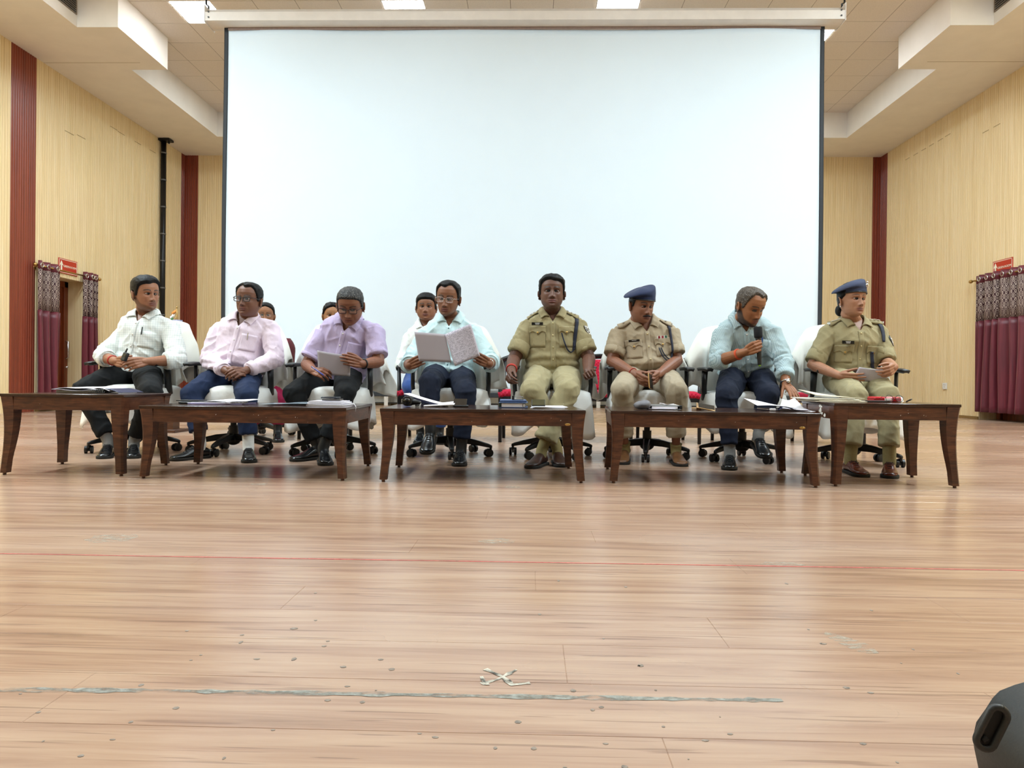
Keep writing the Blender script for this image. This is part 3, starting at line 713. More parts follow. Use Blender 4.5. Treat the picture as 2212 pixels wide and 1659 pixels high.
def seat_cloth(chair, seed, label, low=.30, corner=.07):
    rr = random.Random(seed); ph = [rr.uniform(0, 6) for _ in range(5)]; P = []; NA = 72
    rings = [0, .25, .5, .72, .86, .94, 1.0]
    def edge(a): c, s_ = math.cos(a), math.sin(a); k = (abs(c)**3.2+abs(s_)**3.2)**(-1/3.2); return c*k*.268, s_*k*.262
    ctr = (0, 0, .489)
    for rI in rings[1:]:
        row = []
        for i in range(NA):
            a = 2*math.pi*i/NA; ex, ey = edge(a); z = .492-.024*rI**6+.003*math.sin(a*5+ph[0])*rI
            row.append(Vector((ex*rI, ey*rI, z)))
        P.append(row)
    for k in range(1, 8):
        q = k/7; row = []
        for i in range(NA):
            a = 2*math.pi*i/NA; ex, ey = edge(a); cn = abs(math.sin(2*a))**3
            zb_ = low-corner*cn+.02*math.sin(a*3+ph[1]); z = .466-q*(.466-zb_)
            fl_ = 1.0+.05*min(1, q*3)+q*(.040*math.sin(a*9+ph[2])+.026*math.sin(a*17+ph[3])+.11*cn)
            if ey > .1: fl_ = min(fl_, 1.04)
            row.append(Vector((ex*fl_, ey*fl_, z)))
        P.append(row)
    m_ = MB(); m_.grid(P, True); b = len(m_.v); m_.v.append(ctr); m_.f += [(b, i, (i+1) % NA) for i in range(NA)]; m_.m += [0]*NA
    me = m_.mesh('seat_cloth', True); o = link('seat_cloth', me, M_SCLOTH)
    bm = bmesh.new(); bm.from_mesh(me); bmesh.ops.recalc_face_normals(bm, faces=bm.faces); bm.to_mesh(me); bm.free()
    md = o.modifiers.new('s', 'SOLIDIFY'); md.thickness = .004; md.offset = 1
    o.location = chair.location; o.rotation_euler = chair.rotation_euler
    return tag(o, label, 'seat cover', 'white cloths on the chair seats')
CH = []
proto = None
for i, (u, Y, rz, r0, who, tw) in enumerate([
    (292, 5.10, -.17, .35, 'the man in the white check shirt', dict(wl=.6, wr=1.1, drop=(0, .05))),
    (504, 5.08, 0, .9, 'the man in the pink shirt', dict(wl=1.45, wr=1.3, drop=(.0, -.02))),
    (718, 5.08, 0, .1, 'the man in the lavender shirt', dict(wl=1.1, wr=1.5, drop=(-.02, .06))),
    (972, 5.10, 0, 1.1, 'the man in the mint shirt', dict(wl=.8, wr=1.5, drop=(0, -.03))),
    (1192, 5.12, 0, .3, 'the tall bareheaded officer', dict(wl=.9, wr=1.1, drop=(0, 0))),
    (1397, 5.10, 0, .75, 'the officer with medal ribbons', dict(wl=1., wr=1.2, drop=(0, -.03))),
    (1602, 5.08, 0, .05, 'the man with the microphone', dict(wl=1.5, wr=1.0, drop=(-.03, 0))),
    (1842, 4.92, -.05, .55, 'the woman officer', dict(wl=1.35, wr=.8, drop=(-.05, 0)))]):
    p = fl(u, Y, 0); c = office_chair(r0); c.location = (p.x, p.y, 0); c.rotation_euler = (0, 0, rz)
    tag(c, 'black office chair on casters under %s' % who, 'chair', 'black office chairs in the front row')
    CH.append(c)
    towel(c, i*3+1, 'white towel draped over the chair back behind %s' % who, **tw)
    seat_cloth(c, i*5+2, 'white cloth covering the seat under %s' % who, low=(.275, .31, .26, .30, .27, .315, .28, .25)[i], corner=(.08, .04, .09, .09, .11, .03, .09, .06)[i])

# ------------------------------------------------------------------ back row: red upholstered armchairs and a maroon office chair
def banquet_chair():
    r_ = root('banquet_armchair', (0, 0, 0))
    for sx_ in (-1, 1):
        MB().tube([(sx_*.235, -.215, 0), (sx_*.235, -.21, .42), (sx_*.25, -.17, .66)], [(.016, .02), (.02, .024), (.016, .02)], 8).build('leg', M_BLACKM, r_, smooth=True)
        MB().tube([(sx_*.22, .26, 0), (sx_*.225, .215, .42), (sx_*.215, .235, .775)], [(.016, .02), (.02, .026), (.02, .03)], 8).build('leg', M_BLACKM, r_, smooth=True)
        MB().tube([(sx_*.135, .225, .46), (sx_*.135, .262, .775)], [(.016, .012)]*2, 8).build('back_slat', M_BLACKM, r_, smooth=True)
    MB().bx(-.245, .245, -.23, .23, .375, .42).build('seat_frame', M_BLACKM, r_, bevel=.01)
    P = [[Vector(((i/10*2-1)*.25, (j/10*2-1)*.235, .445-.02*max(0, abs(i/10*2-1)**6+abs(j/10*2-1)**6-.4))) for j in range(11)] for i in range(11)]
    MB().slab(P, .055).build('seat', M_REDF, r_, smooth=True)
    P = [[Vector(((i/8*2-1)*.095, .235+.04*j/8-.012*(1-(i/8*2-1)**2), .47+.29*j/8)) for j in range(9)] for i in range(9)]
    MB().slab(P, .035).build('back_pad', M_REDF, r_, smooth=True)
    pts = [(-.26, -.19, .655), (-.275, -.05, .67), (-.27, .08, .70), (-.235, .19, .75), (-.15, .255, .785), (0, .275, .795), (.15, .255, .785), (.235, .19, .75), (.27, .08, .70), (.275, -.05, .67), (.26, -.19, .655)]
    MB().tube(pts, [(.026, .014)]*len(pts), 10, rnd=False).build('bow_rail', M_BLACKM, r_, smooth=True)
    return r_
bp = banquet_chair()
spots = [(1137, 6.45, 0, 'between the mint shirt man and the tall officer'), (1300, 6.45, 0, 'between the two male officers'), (1441, 6.5, .06, 'behind the officer with medal ribbons, its right edge showing'),
         (1606, 6.5, 0, 'behind the man with the microphone, only its legs showing'), (1786, 6.5, 0, 'behind the woman officer, only its legs showing'), (925, 6.5, 0, 'under the man in white in the back row'), (716, 6.5, 0, 'under the woman half hidden behind the lavender shirt man')]
for i, (u, Y, rz, t_) in enumerate(spots):
    c = bp if i == 0 else copy_tree(bp)
    p = fl(u, Y, 0); c.location = (p.x, p.y, 0); c.rotation_euler = (0, 0, rz)
    tag(c, 'red and black armchair '+t_, 'chair', 'red armchairs in the back row')
mc = office_chair(.6); p = fl(563, 6.55, 0); mc.location = (p.x, p.y, 0); tag(mc, 'office chair with maroon back under the woman in magenta', 'chair')
for ch in mc.children:
    if ch.name.startswith('backrest'):
        ch.data = ch.data.copy(); ch.data.materials.clear(); ch.data.materials.append(plain('maroon_fabric', '#5a1620', .8)); ch['label'] = 'maroon upholstered backrest'

# ------------------------------------------------------------------ black case at the lower right
bc = root('plastic_case', (.80, 1.02, 0), 'black moulded plastic case with an oval slot at the lower right corner', 'case')
Yc = 1.02
def cq(u, v): q = at(u, v, Yc); return (q.x, q.z)
outl = [(cq(2122, 1740)[0], 0), cq(2113, 1670), cq(2101, 1612), cq(2099, 1590), cq(2106, 1558), cq(2126, 1530), cq(2142, 1505), cq(2157, 1490), cq(2190, 1477), cq(2225, 1467), cq(2300, 1455), cq(2480, 1450), cq(2530, 1480), cq(2545, 1600), (cq(2545, 1700)[0], 0)]
xf = Matrix(((1, 0, 0, 0), (0, 0, -1, 0), (0, 1, 0, 0), (0, 0, 0, 1)))
M_CASE = plain('dark_moulded_plastic', '#232422', .5, var=.12, scale=300, bump=.15)
cb = MB(); cb.prism(outl, -Yc, -Yc+.11, xf=xf); me_o = cb.build('shell', M_CASE, bc)
bm = bmesh.new(); bm.from_mesh(me_o.data); bmesh.ops.recalc_face_normals(bm, faces=bm.faces); bm.to_mesh(me_o.data); bm.free()
bv = me_o.modifiers.new('b', 'BEVEL'); bv.width = .022; bv.segments = 5; bv.limit_method = 'ANGLE'; bv.angle_limit = R(60); me_o.data.polygons.foreach_set('use_smooth', [True]*len(me_o.data.polygons))
Ys_ = Yc-.111; ctr = at(2141, 1572, Ys_); ax = (at(2160, 1535, Ys_)-at(2124, 1608, Ys_)); L_ = ax.length/2; ax.normalize(); sd = Vector((ax.z, 0, -ax.x))
pts = []
for k in range(24):
    a = 2*math.pi*k/24; c_, s_ = math.cos(a), math.sin(a); pts.append(ctr+ax*(math.copysign(L_*.72, c_)+c_*.011)+sd*(s_*.012)+Vector((0, -.001, 0)))
MB().tube(pts+[pts[0]], .0045, 8, cap=False).build('slot_rim', M_CASE, bc, smooth=True)
m_ = MB(); m_.add([q+Vector((0, .002, 0)) for q in pts], [tuple(range(24))]); m_.tube([ctr-ax*L_*.8-sd*.004, ctr-ax*L_*.55], .004, 8); m_.build('slot_dark_face', plain('deep_black', '#060707', .7), bc, smooth=True)  # slot has no depth; its inner shade is this flat black colour

# ------------------------------------------------------------------ flag ornament on a lectern behind the first man
lx = at(380, 700, 6.9); lt = root('lectern', (lx.x, 6.9, 0), 'slim wooden lectern hidden behind the man at the left, carrying the flag', 'lectern')
ltz = at(380, 701, 6.9).z
MB().bx(lx.x-.2, lx.x+.045, 6.8, 7.05, ltz-.03, ltz).build('top', M_DW, lt, bevel=.004); MB().bx(lx.x-.13, lx.x+.0, 6.86, 6.99, .03, ltz-.03).build('post', M_DW, lt); MB().bx(lx.x-.22, lx.x+.06, 6.78, 7.06, 0, .03).build('foot', M_DW, lt, bevel=.004)
q0 = at(389, 698, 6.86); bx_ = root('small_carton', (q0.x, 6.86, ltz), 'small blue and white carton beside the desk flag', 'box')
MB().bx(at(376, 690, 6.86).x, at(390, 690, 6.86).x, 6.83, 6.9, ltz, at(385, 691, 6.86).z).build('carton', plain('pale_blue_card', '#aeb6dd', .6, var=.15, scale=60), bx_)
MB().bx(at(381, 690, 6.86).x, at(388, 690, 6.86).x, 6.8285, 6.83, ltz+.006, ltz+.018).build('printed_band', plain('blue_print', '#37508f', .6), bx_)
fx = at(379, 690, 6.95); ff = root('desk_flag', (fx.x, 6.95, ltz), 'tiny saffron white and green desk flag drooping on its stand', 'flag')
top = at(382, 664, 6.95)
MB().tube([(fx.x+.02, 6.95, ltz), (top.x, 6.95, top.z)], .004, 6).tube([(fx.x-.03, 6.95, ltz), (fx.x+.015, 6.95, ltz+.1)], .003, 6).ell(top, (.007, .007, .01)).build('staff', M_BRASS, ff, smooth=True)
cols_ = ['#d98a3c', '#f1efe6', '#3f7a46']
for k in range(3):
    P = []
    for i in range(5):
        for_ = i/4; P.append([Vector((top.x-.006-for_*.045-k*.014, 6.945+.006*math.sin(for_*9+k), top.z-.02-k*.035-for_*.03*(1+k*.3)-j*.035)) for j in range(2)])
    MB().slab(P, .002).build('flag_stripe', plain('flag_colour_%s' % 'abc'[k], cols_[k], .7), ff, smooth=True)
# ------------------------------------------------------------------ people: numeric helpers
def vnoise(p, seed=0):
    p = np.asarray(p, float)+seed*17.31; i = np.floor(p).astype(np.int64); f = p-i; f = f*f*(3-2*f); out = 0
    for dx in (0, 1):
        for dy in (0, 1):
            for dz in (0, 1):
                h = (i[:, 0]+dx)*374761393+(i[:, 1]+dy)*668265263+(i[:, 2]+dz)*2147483647 % 1000003
                h = (h ^ (h >> 13))*1274126177; h = (h ^ (h >> 16)) & 0xffff
                out = out+(h/65535.)*np.where(dx, f[:, 0], 1-f[:, 0])*np.where(dy, f[:, 1], 1-f[:, 1])*np.where(dz, f[:, 2], 1-f[:, 2])
    return out
def sstep(a, b, x): t = np.clip((x-a)/(b-a), 0, 1); return t*t*(3-2*t)
def remesh(mb, voxel, smooth=3, name='m'):
    me = mb.mesh('tmp'); bm = bmesh.new(); bm.from_mesh(me); bmesh.ops.recalc_face_normals(bm, faces=bm.faces); bm.to_mesh(me); bm.free()
    o = bpy.data.objects.new('tmp', me); COL.objects.link(o)
    r_ = o.modifiers.new('r', 'REMESH'); r_.mode = 'VOXEL'; r_.voxel_size = voxel
    if smooth: s_ = o.modifiers.new('s', 'SMOOTH'); s_.factor = .5; s_.iterations = smooth
    dg = bpy.context.evaluated_depsgraph_get(); out = bpy.data.meshes.new_from_object(o.evaluated_get(dg))
    bpy.data.objects.remove(o); bpy.data.meshes.remove(me); out.name = name
    out.polygons.foreach_set('use_smooth', [True]*len(out.polygons)); return out
def gv(me): a = np.empty(len(me.vertices)*3); me.vertices.foreach_get('co', a); return a.reshape(-1, 3)
def gn(me): a = np.empty(len(me.vertices)*3); me.vertices.foreach_get('normal', a); return a.reshape(-1, 3)
def sv(me, a): me.vertices.foreach_set('co', np.ascontiguousarray(a).ravel()); me.update()
def setcol(me, c, name='Col'):
    a = me.color_attributes.new(name, 'FLOAT_COLOR', 'POINT'); q = np.ones((len(me.vertices), 4)); q[:, :3] = c; a.data.foreach_set('color', q.ravel())
def joinm(meshes, name):
    bm = bmesh.new()
    for m_ in meshes: bm.from_mesh(m_)
    out = bpy.data.meshes.new(name); bm.to_mesh(out); bm.free(); out.polygons.foreach_set('use_smooth', [True]*len(out.polygons))
    return out
def delfaces(me, mask):
    bm = bmesh.new(); bm.from_mesh(me); bm.verts.ensure_lookup_table()
    bmesh.ops.delete(bm, geom=[bm.verts[i] for i in np.nonzero(mask)[0]], context='VERTS'); bm.to_mesh(me); bm.free()
    me.polygons.foreach_set('use_smooth', [True]*len(me.polygons))
def bvh(me): return BVHTree.FromPolygons([v.co[:] for v in me.vertices], [p.vertices[:] for p in me.polygons])

# ------------------------------------------------------------------ people: materials
def skin_mat():
    t = NT('skin'); a = t.n('ShaderNodeVertexColor'); a.layer_name = 'Col'
    n = t.noise(t.coord('Object'), 90, 3); c = t.mix(t.val('MULTIPLY', n, .18), a.outputs[0], (.05, .02, .012, 1))
    t.col(c).set(.5, 0, .42, Subsurface_Weight=.06, Subsurface_Scale=.01); t.b.inputs['Subsurface Radius'].default_value = (1, .35, .2)
    t.bump(t.noise(t.coord('Object'), 380, 2), .12, .001); return t.m
M_SKIN = skin_mat()
M_EYE = (lambda t: (lambda a: (setattr(a, 'layer_name', 'Col'), t.col(a.outputs[0]), t.set(.4, 0, .4), t.m)[3])(t.n('ShaderNodeVertexColor')))(NT('eye_surface'))
def hair_mat(name, c1, c2, grey=0):
    t = NT(name); co = t.coord('Object', (1, .5, 1)); n = t.noise(co, 130, 3, .6, 1.2); k = t.ramp(n, [(.35, lin(c1)), (.7, lin(c2))])
    if grey: k = t.mix(t.ramp(t.noise(t.coord('Object', (1, 1, .5)), 210, 2), [(.52, (0, 0, 0)), (.62, (grey, grey, grey))]), k, lin('#9a9893'))
    t.col(k).set(.5, 0, .22); t.bump(n, .5, .004); return t.m
M_HAIR = hair_mat('black_hair', '#050506', '#111013'); M_HGREY = hair_mat('greying_hair', '#101012', '#2a2a2d', .4); M_HBRN = hair_mat('thin_brown_hair', '#2b231d', '#55483b', .35)
def cloth(name, c, pat=None, bump=.3, rough=.85, c2=None, sheen=0.1):
    t = NT(name); c = lin(c); co = t.coord('Object')
    k = c
    if pat:
        sp = t.n('ShaderNodeSeparateXYZ'); t.l(co, sp.inputs[0]); x, y, z = sp.outputs; f, w_, st = pat
        def stripes(v): return t.ramp(t.val('ABSOLUTE', t.val('SINE', t.val('MULTIPLY', v, f))), [(w_, (0, 0, 0)), (w_+.12, (1, 1, 1))])
        m1 = stripes(t.val('ADD', x, t.val('MULTIPLY', y, .35))); m2 = stripes(z)
        k = t.mix(t.val('MULTIPLY', t.val('SUBTRACT', 1, m1), st), k, lin(c2)); k = t.mix(t.val('MULTIPLY', t.val('SUBTRACT', 1, m2), st), k, lin(c2))
    v = t.noise(co, 7, 3); k = t.mix(t.val('MULTIPLY', v, .12), k, tuple(q*.72 for q in c[:3])+(1,))
    t.col(k).set(rough, 0, .25, Sheen_Weight=sheen)
    n1 = t.noise(t.coord('Object', (1, 1, .55)), 16, 4, .55, .8); b1 = t.bump(n1, bump, .02); n2 = t.noise(co, 700, 1); t.bump(n2, .1, .001, b1); return t.m
M_TR_BLACK = cloth('black_trouser_cloth', '#0f1113', bump=.2, sheen=0); M_TR_NAVY = cloth('navy_trouser_cloth', '#1a2743', bump=.2, sheen=0); M_TR_DNAVY = cloth('dark_navy_trouser_cloth', '#11182a', bump=.2, sheen=0)
M_KHAKI = cloth('khaki_drill', '#978c69', bump=.3); M_KHAKI2 = cloth('pale_khaki_drill', '#a79880', bump=.3); M_KHAKIT = cloth('khaki_trouser_drill', '#968c6a', bump=.25); M_KHAKI2T = cloth('pale_khaki_trouser_drill', '#9d907a', bump=.25)
M_JEANS = cloth('blue_jeans_cloth', '#2b4780', bump=.2)
M_LEATHB = plain('black_shoe_leather', '#101113', .22, var=.1, scale=40, bump=.08); M_LEATHBR = plain('dark_brown_leather', '#3b221a', .35, var=.15, scale=30, bump=.12); M_LEATHT = plain('tan_brown_leather', '#6e4a2e', .35, var=.15, scale=30, bump=.12); M_LEATHC = plain('chestnut_leather', '#5a2415', .2, var=.2, scale=18, bump=.06)
M_SOLE = plain('dark_rubber_sole', '#16140f', .7); M_NAVYF = cloth('navy_felt', '#222c4a', bump=.12); M_NAVYC = plain('navy_cord', '#131a30', .7)
M_GOLD = plain('thread_red', '#b03328', .8); M_PAPER = plain('white_paper', '#eceaf0', .75, var=.01, scale=5); M_PAPERL = plain('lavender_paper', '#cfcad6', .8, var=.02, scale=5)
M_STAR = plain('bright_silver_badge', '#f0f0ee', .4, .35, var=.01)
M_GLASS = (lambda t: (t.col((1, 1, 1, 1)), t.set(.05, 0, .5, Alpha=.07), t.m)[2])(NT('spectacle_lens'))
M_NAME = plain('black_name_plate', '#0b0b0d', .3); M_WHITE = plain('white_enamel', '#f2f2ee', .4, var=.01)

# ------------------------------------------------------------------ head
_Z = np.array([-.117, -.113, -.104, -.09, -.07, -.045, -.02, 0, .02, .045, .07, .09, .104, .112, .1155])
_W = np.array([.004, .021, .038, .0505, .0605, .0675, .0715, .0735, .0752, .0755, .071, .060, .044, .026, .004])
_Fr = np.array([.060, .074, .083, .087, .088, .0885, .0865, .086, .0905, .0925, .086, .070, .050, .028, .004])
_Bk = np.array([.004, .012, .022, .036, .058, .080, .092, .0985, .102, .102, .094, .077, .055, .031, .004])
def head_pts(phi, z, jaw=1., wx=1., full=0.):
    w_ = np.interp(z, _Z, _W)*wx*(1+(jaw-1)*sstep(.0, -.07, z)); f = np.interp(z, _Z, _Fr); b = np.interp(z, _Z, _Bk)
    c, s = np.cos(phi), np.sin(phi); n = 2/2.2
    x = w_*np.sign(s)*np.abs(s)**n; y = np.where(c > 0, -f, b)*np.abs(c)**n
    x = x*(1+full*.06*np.exp(-((z+.05)/.03)**2)); return x, y
def G(x, m, s): return np.exp(-((x-m)/s)**2)
def face_dy(x, z, nose=1., lips=1., brow=1.):
    ax = np.abs(x); d = np.zeros_like(x)
    prof = np.interp(z, [-.060, -.054, -.0495, -.044, -.037, -.026, -.012, .002, .014, .02], [0, .003, .010, .0205, .0225, .0175, .0115, .0065, .0025, 0])
    wid = np.interp(z, [-.055, -.042, -.025, 0, .02], [.0115, .0115, .0085, .0075, .010])*nose
    d += prof*np.exp(-(np.abs(x)/wid)**2.4)
    d += .0085*G(ax, .0135*nose, .0055)*G(z, -.0425, .0065)
    d -= .0125*G(ax, .031, .0145)*G(z, -.001, .0095); d -= .004*G(ax, .016, .007)*G(z, .004, .011)
    d += .0045*brow*G(ax, .03, .021)*G(z, .0185, .0065); d += .0045*G(ax, .045, .016)*G(z, -.024, .014)
    d += lips*(.0062*G(ax, 0, .0205)*G(z, -.0655, .0042)+.0072*G(ax, 0, .0175)*G(z, -.0765, .0045)-.0045*G(ax, 0, .023)*G(z, -.0708, .0017))
    d -= .003*G(ax, 0, .020)*G(z, -.0865, .005); d += .0055*G(ax, 0, .017)*G(z, -.101, .010); d -= .0012*G(ax, 0, .003)*G(z, -.058, .005)
    d -= .003*G(ax, .036, .006)*G(z, -.058, .014)
    return d
def head_grid(nphi, nz, **k):
    a = np.linspace(-math.pi, math.pi, nphi, endpoint=False); phi = a-.32*np.sin(a)
    t = np.linspace(0, 1, nz); z = -.1165+.2315*(t-.045*np.sin(2*math.pi*t)); PH, ZZ = np.meshgrid(phi, z); return PH, ZZ
def grid_mesh(mb, X, Y, Z):
    nz, n = X.shape; P = np.stack([X, Y, Z], -1).reshape(-1, 3); b = len(mb.v); mb.v.extend([tuple(p) for p in P])
    fs = [(b+i*n+j, b+i*n+(j+1) % n, b+(i+1)*n+(j+1) % n, b+(i+1)*n+j) for i in range(nz-1) for j in range(n)]
    fs += [tuple(b+j for j in range(n-1, -1, -1)), tuple(b+(nz-1)*n+j for j in range(n))]
    mb.f += fs; mb.m += [0]*len(fs)
def base_head(mb, hp, fp):
    PH, ZZ = head_grid(96, 92); x, y = head_pts(PH, ZZ, **hp); wt = np.clip(np.cos(PH)*2.2, 0, 1)
    y = y-face_dy(x, ZZ, **fp)*wt; grid_mesh(mb, x, y, ZZ)
    wx = hp.get('wx', 1)
    for s_ in (-1, 1):
        rot = Euler((R(-12), 0, R(s_*24))).to_matrix(); c = Vector((s_*.0755*wx, .014, -.012))
        pts = []
        for k in range(13):
            a = R(-60+k*22); pts.append(c+rot @ Vector((s_*(.008+.004*math.sin(a)), .0185*math.cos(a+math.pi)*(-1 if True else 1), .0315*math.sin(a))))
        mb.tube(pts, [.0042]*4+[.0046]*9, 8, rnd=True)
        mb.ell(c+Vector((s_*.004, -.002, 0)), (.0045, .016, .028), rot, 12, 8); mb.ell(c+rot @ Vector((s_*.004, -.007, -.0255)), (.0045, .0075, .0085), rot, 10, 6)
def hair_shell(mb, hp, thick_fn, nphi=104, nz=84, seed=0, lump=.3):
    PH, ZZ = head_grid(nphi, nz); x, y = head_pts(PH, ZZ, **hp); P = np.stack([x, y, ZZ], -1)
    az = np.degrees(np.arctan2(x, -y)); T = thick_fn(az, ZZ)
    nrm = P/np.linalg.norm(P*np.array([1, 1, 1.0])+1e-9, axis=-1, keepdims=True)
    q = P.reshape(-1, 3); nz_ = (vnoise(q*np.array([70, 28, 50]), seed)-.5+.6*(vnoise(q*np.array([190, 60, 130]), seed+3)-.5)).reshape(T.shape)
    T = T+np.where(T > 0, 1, 0)*lump*.012*nz_*np.clip(T/.01, 0, 1)
    Q = P+nrm*T[..., None]; grid_mesh(mb, Q[..., 0], Q[..., 1], Q[..., 2])
def hairline(pts, T0, top=1.0, side=.55, edge=.010, part=0, recede=0):
    A = np.array([p[0] for p in pts]); H = np.array([p[1] for p in pts])
    def fn(az, z):
        zh = np.interp(np.abs(az), A, H)+part*np.tanh(az/9)*np.exp(-(np.abs(az)/40)**2)*.006
        k = sstep(0, edge, z-zh); body = side+(top-side)*sstep(.02, .085, z)
        return -.005+k*(.005+T0*body)
    return fn
SHORT = [(0, .070), (25, .068), (42, .060), (55, .048), (64, .022), (74, -.012), (84, -.018), (90, .012), (100, .018), (112, -.01), (130, -.045), (180, -.058)]
RECED = [(0, .080), (18, .086), (35, .088), (50, .066), (62, .03), (72, -.008), (82, -.016), (90, .012), (100, .016), (112, -.012), (130, -.045), (180, -.058)]
LOWH = [(0, .060), (25, .058), (42, .050), (56, .036), (64, .01), (74, -.018), (84, -.022), (90, .012), (100, .016), (112, -.012), (130, -.045), (180, -.058)]
FEM = [(0, .078), (20, .07), (40, .056), (58, .035), (72, .012), (84, .012), (95, .0), (110, -.03), (130, -.055), (180, -.07)]

# ------------------------------------------------------------------ hand
def hand(mb, W_, K_, pn, side, curl=(25, 35, 25), spread=1., thumb=(38, 18), sz=1., cl=(1, 1, 1, 1)):
    """W_ wrist, K_ a point the knuckles aim at, pn palm normal, side +1: thumb on the (palm x dir) side"""
    x = (Vector(K_)-Vector(W_)).normalized(); n = Vector(pn); n = (n-x*n.dot(x)).normalized(); y = n.cross(x)*side
    W_ = Vector(W_); sz *= .97
    def P(a, b, c): return W_+(x*a+y*b+n*c)*sz
    ky = [.031, .0105, -.0105, -.030]; kx = [.086, .090, .086, .078]; L = [(.043, .025, .020), (.047, .029, .022), (.043, .027, .021), (.034, .021, .019)]
    for i in range(4):
        mb.tube([P(0, ky[i]*.55, -.002), P(kx[i]*.6, ky[i]*.9, -.004), P(kx[i], ky[i], -.003)], [.0135*sz, .0128*sz, .0112*sz], 8, rnd=True)
        p = P(kx[i], ky[i], -.003); a = 0; d_ = x*math.cos(R(ky[i]*160*spread))+y*math.sin(R(ky[i]*160*spread)); pts = [p]; rr = [.0104*sz]
        for j in range(3):
            a += R(curl[j]*cl[i]); v = d_*math.cos(a)+n*math.sin(a); p = p+v*L[i][j]*sz; pts.append(p); rr.append((.0092, .0084, .0070)[j]*sz*(.88 if i == 3 else 1))
        mb.tube(pts, rr, 8, rnd=True)
    mb.ell(P(.045, 0, .002), (.040*sz, .034*sz, .0135*sz), Matrix((x, y, n)).transposed(), 14, 8)
    t0 = P(.018, .026, .006); ta = R(thumb[0]); d1 = x*math.cos(ta)+y*math.sin(ta)*.85+n*.35; d1.normalize(); d2 = (d1+(x*.8-y*.5+n*.5)*math.sin(R(thumb[1]))*1.4).normalized(); d3 = (d2+(x*.5-y*.4+n*.3)*math.sin(R(thumb[1]))).normalized()
    p1 = t0+d1*.042*sz; p2 = p1+d2*.034*sz; p3 = p2+d3*.026*sz
    mb.tube([P(.004, .012, .002), t0, p1, p2, p3], [.013*sz, .0150*sz, .0112*sz, .0100*sz, .0080*sz], 8, rnd=True)
    return P

# ------------------------------------------------------------------ shoe
def shoe(r_, ank, toe, mat, sock=None, sockm=None, lace=True, up=None, slip=False, L=.275, name='shoe'):
    """ank: ankle joint, toe: tip of the shoe near the ground; the foot lies in the plane of both"""
    ank, toe = Vector(ank), Vector(toe)
    flat = Vector((toe.x-ank.x, toe.y-ank.y, 0)); pit = 0
    d = (toe-ank-Vector((0, 0, -.075))).normalized() if up else flat.normalized()
    s_ = Vector((d.y, -d.x, 0)).normalized(); n = s_.cross(d)
    if n.z < 0: n = -n
    base = (toe-d*L) if up else Vector((toe.x, toe.y, 0))-d*L
    prof = [(.0, .026, .060, .028), (.012, .032, .072, .032), (.06, .034, .088, .034), (.10, .035, .088, .033), (.14, .039, .072, .036), (.18, .045, .050, .042), (.215, .047, .042, .044), (.245, .042, .037, .039), (.265, .030, .031, .028), (.275, .010, .022, .010)]
    def ring(a, w_, h, wb, z0):
        c = base+d*(a*L/.275); o = []
        for k in range(14):
            t = 2*math.pi*k/14; cs, sn = math.cos(t), math.sin(t)
            w2 = w_ if sn < .2 else w_*(1-.35*max(0, sn-.2)); zz = z0+(h-z0)*(.5+.5*math.copysign(abs(sn)**.7, sn)); o.append(c+s_*(math.copysign(abs(cs)**.75, cs)*w2)+n*zz)
        return o
    m_ = MB(); m_.grid([ring(a, w_, h, b, .014) for a, w_, h, b in prof], True); k = len(prof)-1
    m_.f += [tuple(range(13, -1, -1)), tuple(k*14+q for q in range(14))]; m_.m += [0, 0]
    o = m_.build(name, mat, r_, smooth=True); sub = o.modifiers.new('s', 'SUBSURF'); sub.levels = 1; sub.render_levels = 1
    P = [[base+d*(a*L/.275)+s_*(q*(w_+.004))+n*z for q in (-1, 1)] for a, w_, h, b in prof for z in (0,)]
    m_ = MB(); top = [[p+n*.018 for p in r2] for r2 in P]
    loop = [r2[1] for r2 in P]+[r2[0] for r2 in P[::-1]]; lt = [p+n*.018 for p in loop]; N = len(loop); b = len(m_.v)
    m_.add(loop+lt, [tuple(range(N-1, -1, -1)), tuple(range(N, 2*N))]+[(i, (i+1) % N, N+(i+1) % N, N+i) for i in range(N)]); m_.box(base+d*.03+n*.006, (.05, .05, .012), Matrix((s_, d, n)).transposed())
    m_.build('sole', M_SOLE, o, bevel=.003)
    if lace:
        m_ = MB()
        for k in range(4):
            a = .125+k*.018; h = np.interp(a, [p[0] for p in prof], [p[2] for p in prof]); c = base+d*(a*L/.275)+n*(h+.0005)
            m_.tube([c-s_*.02-n*.008, c-s_*.008+n*.002, c+s_*.008+n*.002, c+s_*.02-n*.008], .0022, 6)
        c = base+d*(.118*L/.275)+n*.076
        for q in (-1, 1): m_.tube([c, c+s_*q*.016+n*.008-d*.004, c+s_*q*.026-n*.004+d*.01, c+s_*q*.004+n*.001], .002, 6)
        m_.build('laces', M_BLACK if mat is M_LEATHB else M_SOLE, o, smooth=True)
    if sockm:
        hc = base+d*(.060*L/.275)+n*.07; m_ = MB(); t2 = ank.lerp(Vector(sock), 1.0)
        m_.tube([hc-n*.03+d*.03, hc-n*.0+d*.008, hc+n*.025, ank.lerp(t2, .6), t2], [.030, .037, .037, .038, .042], 16); m_.build('sock', sockm, r_, smooth=True)
    return o

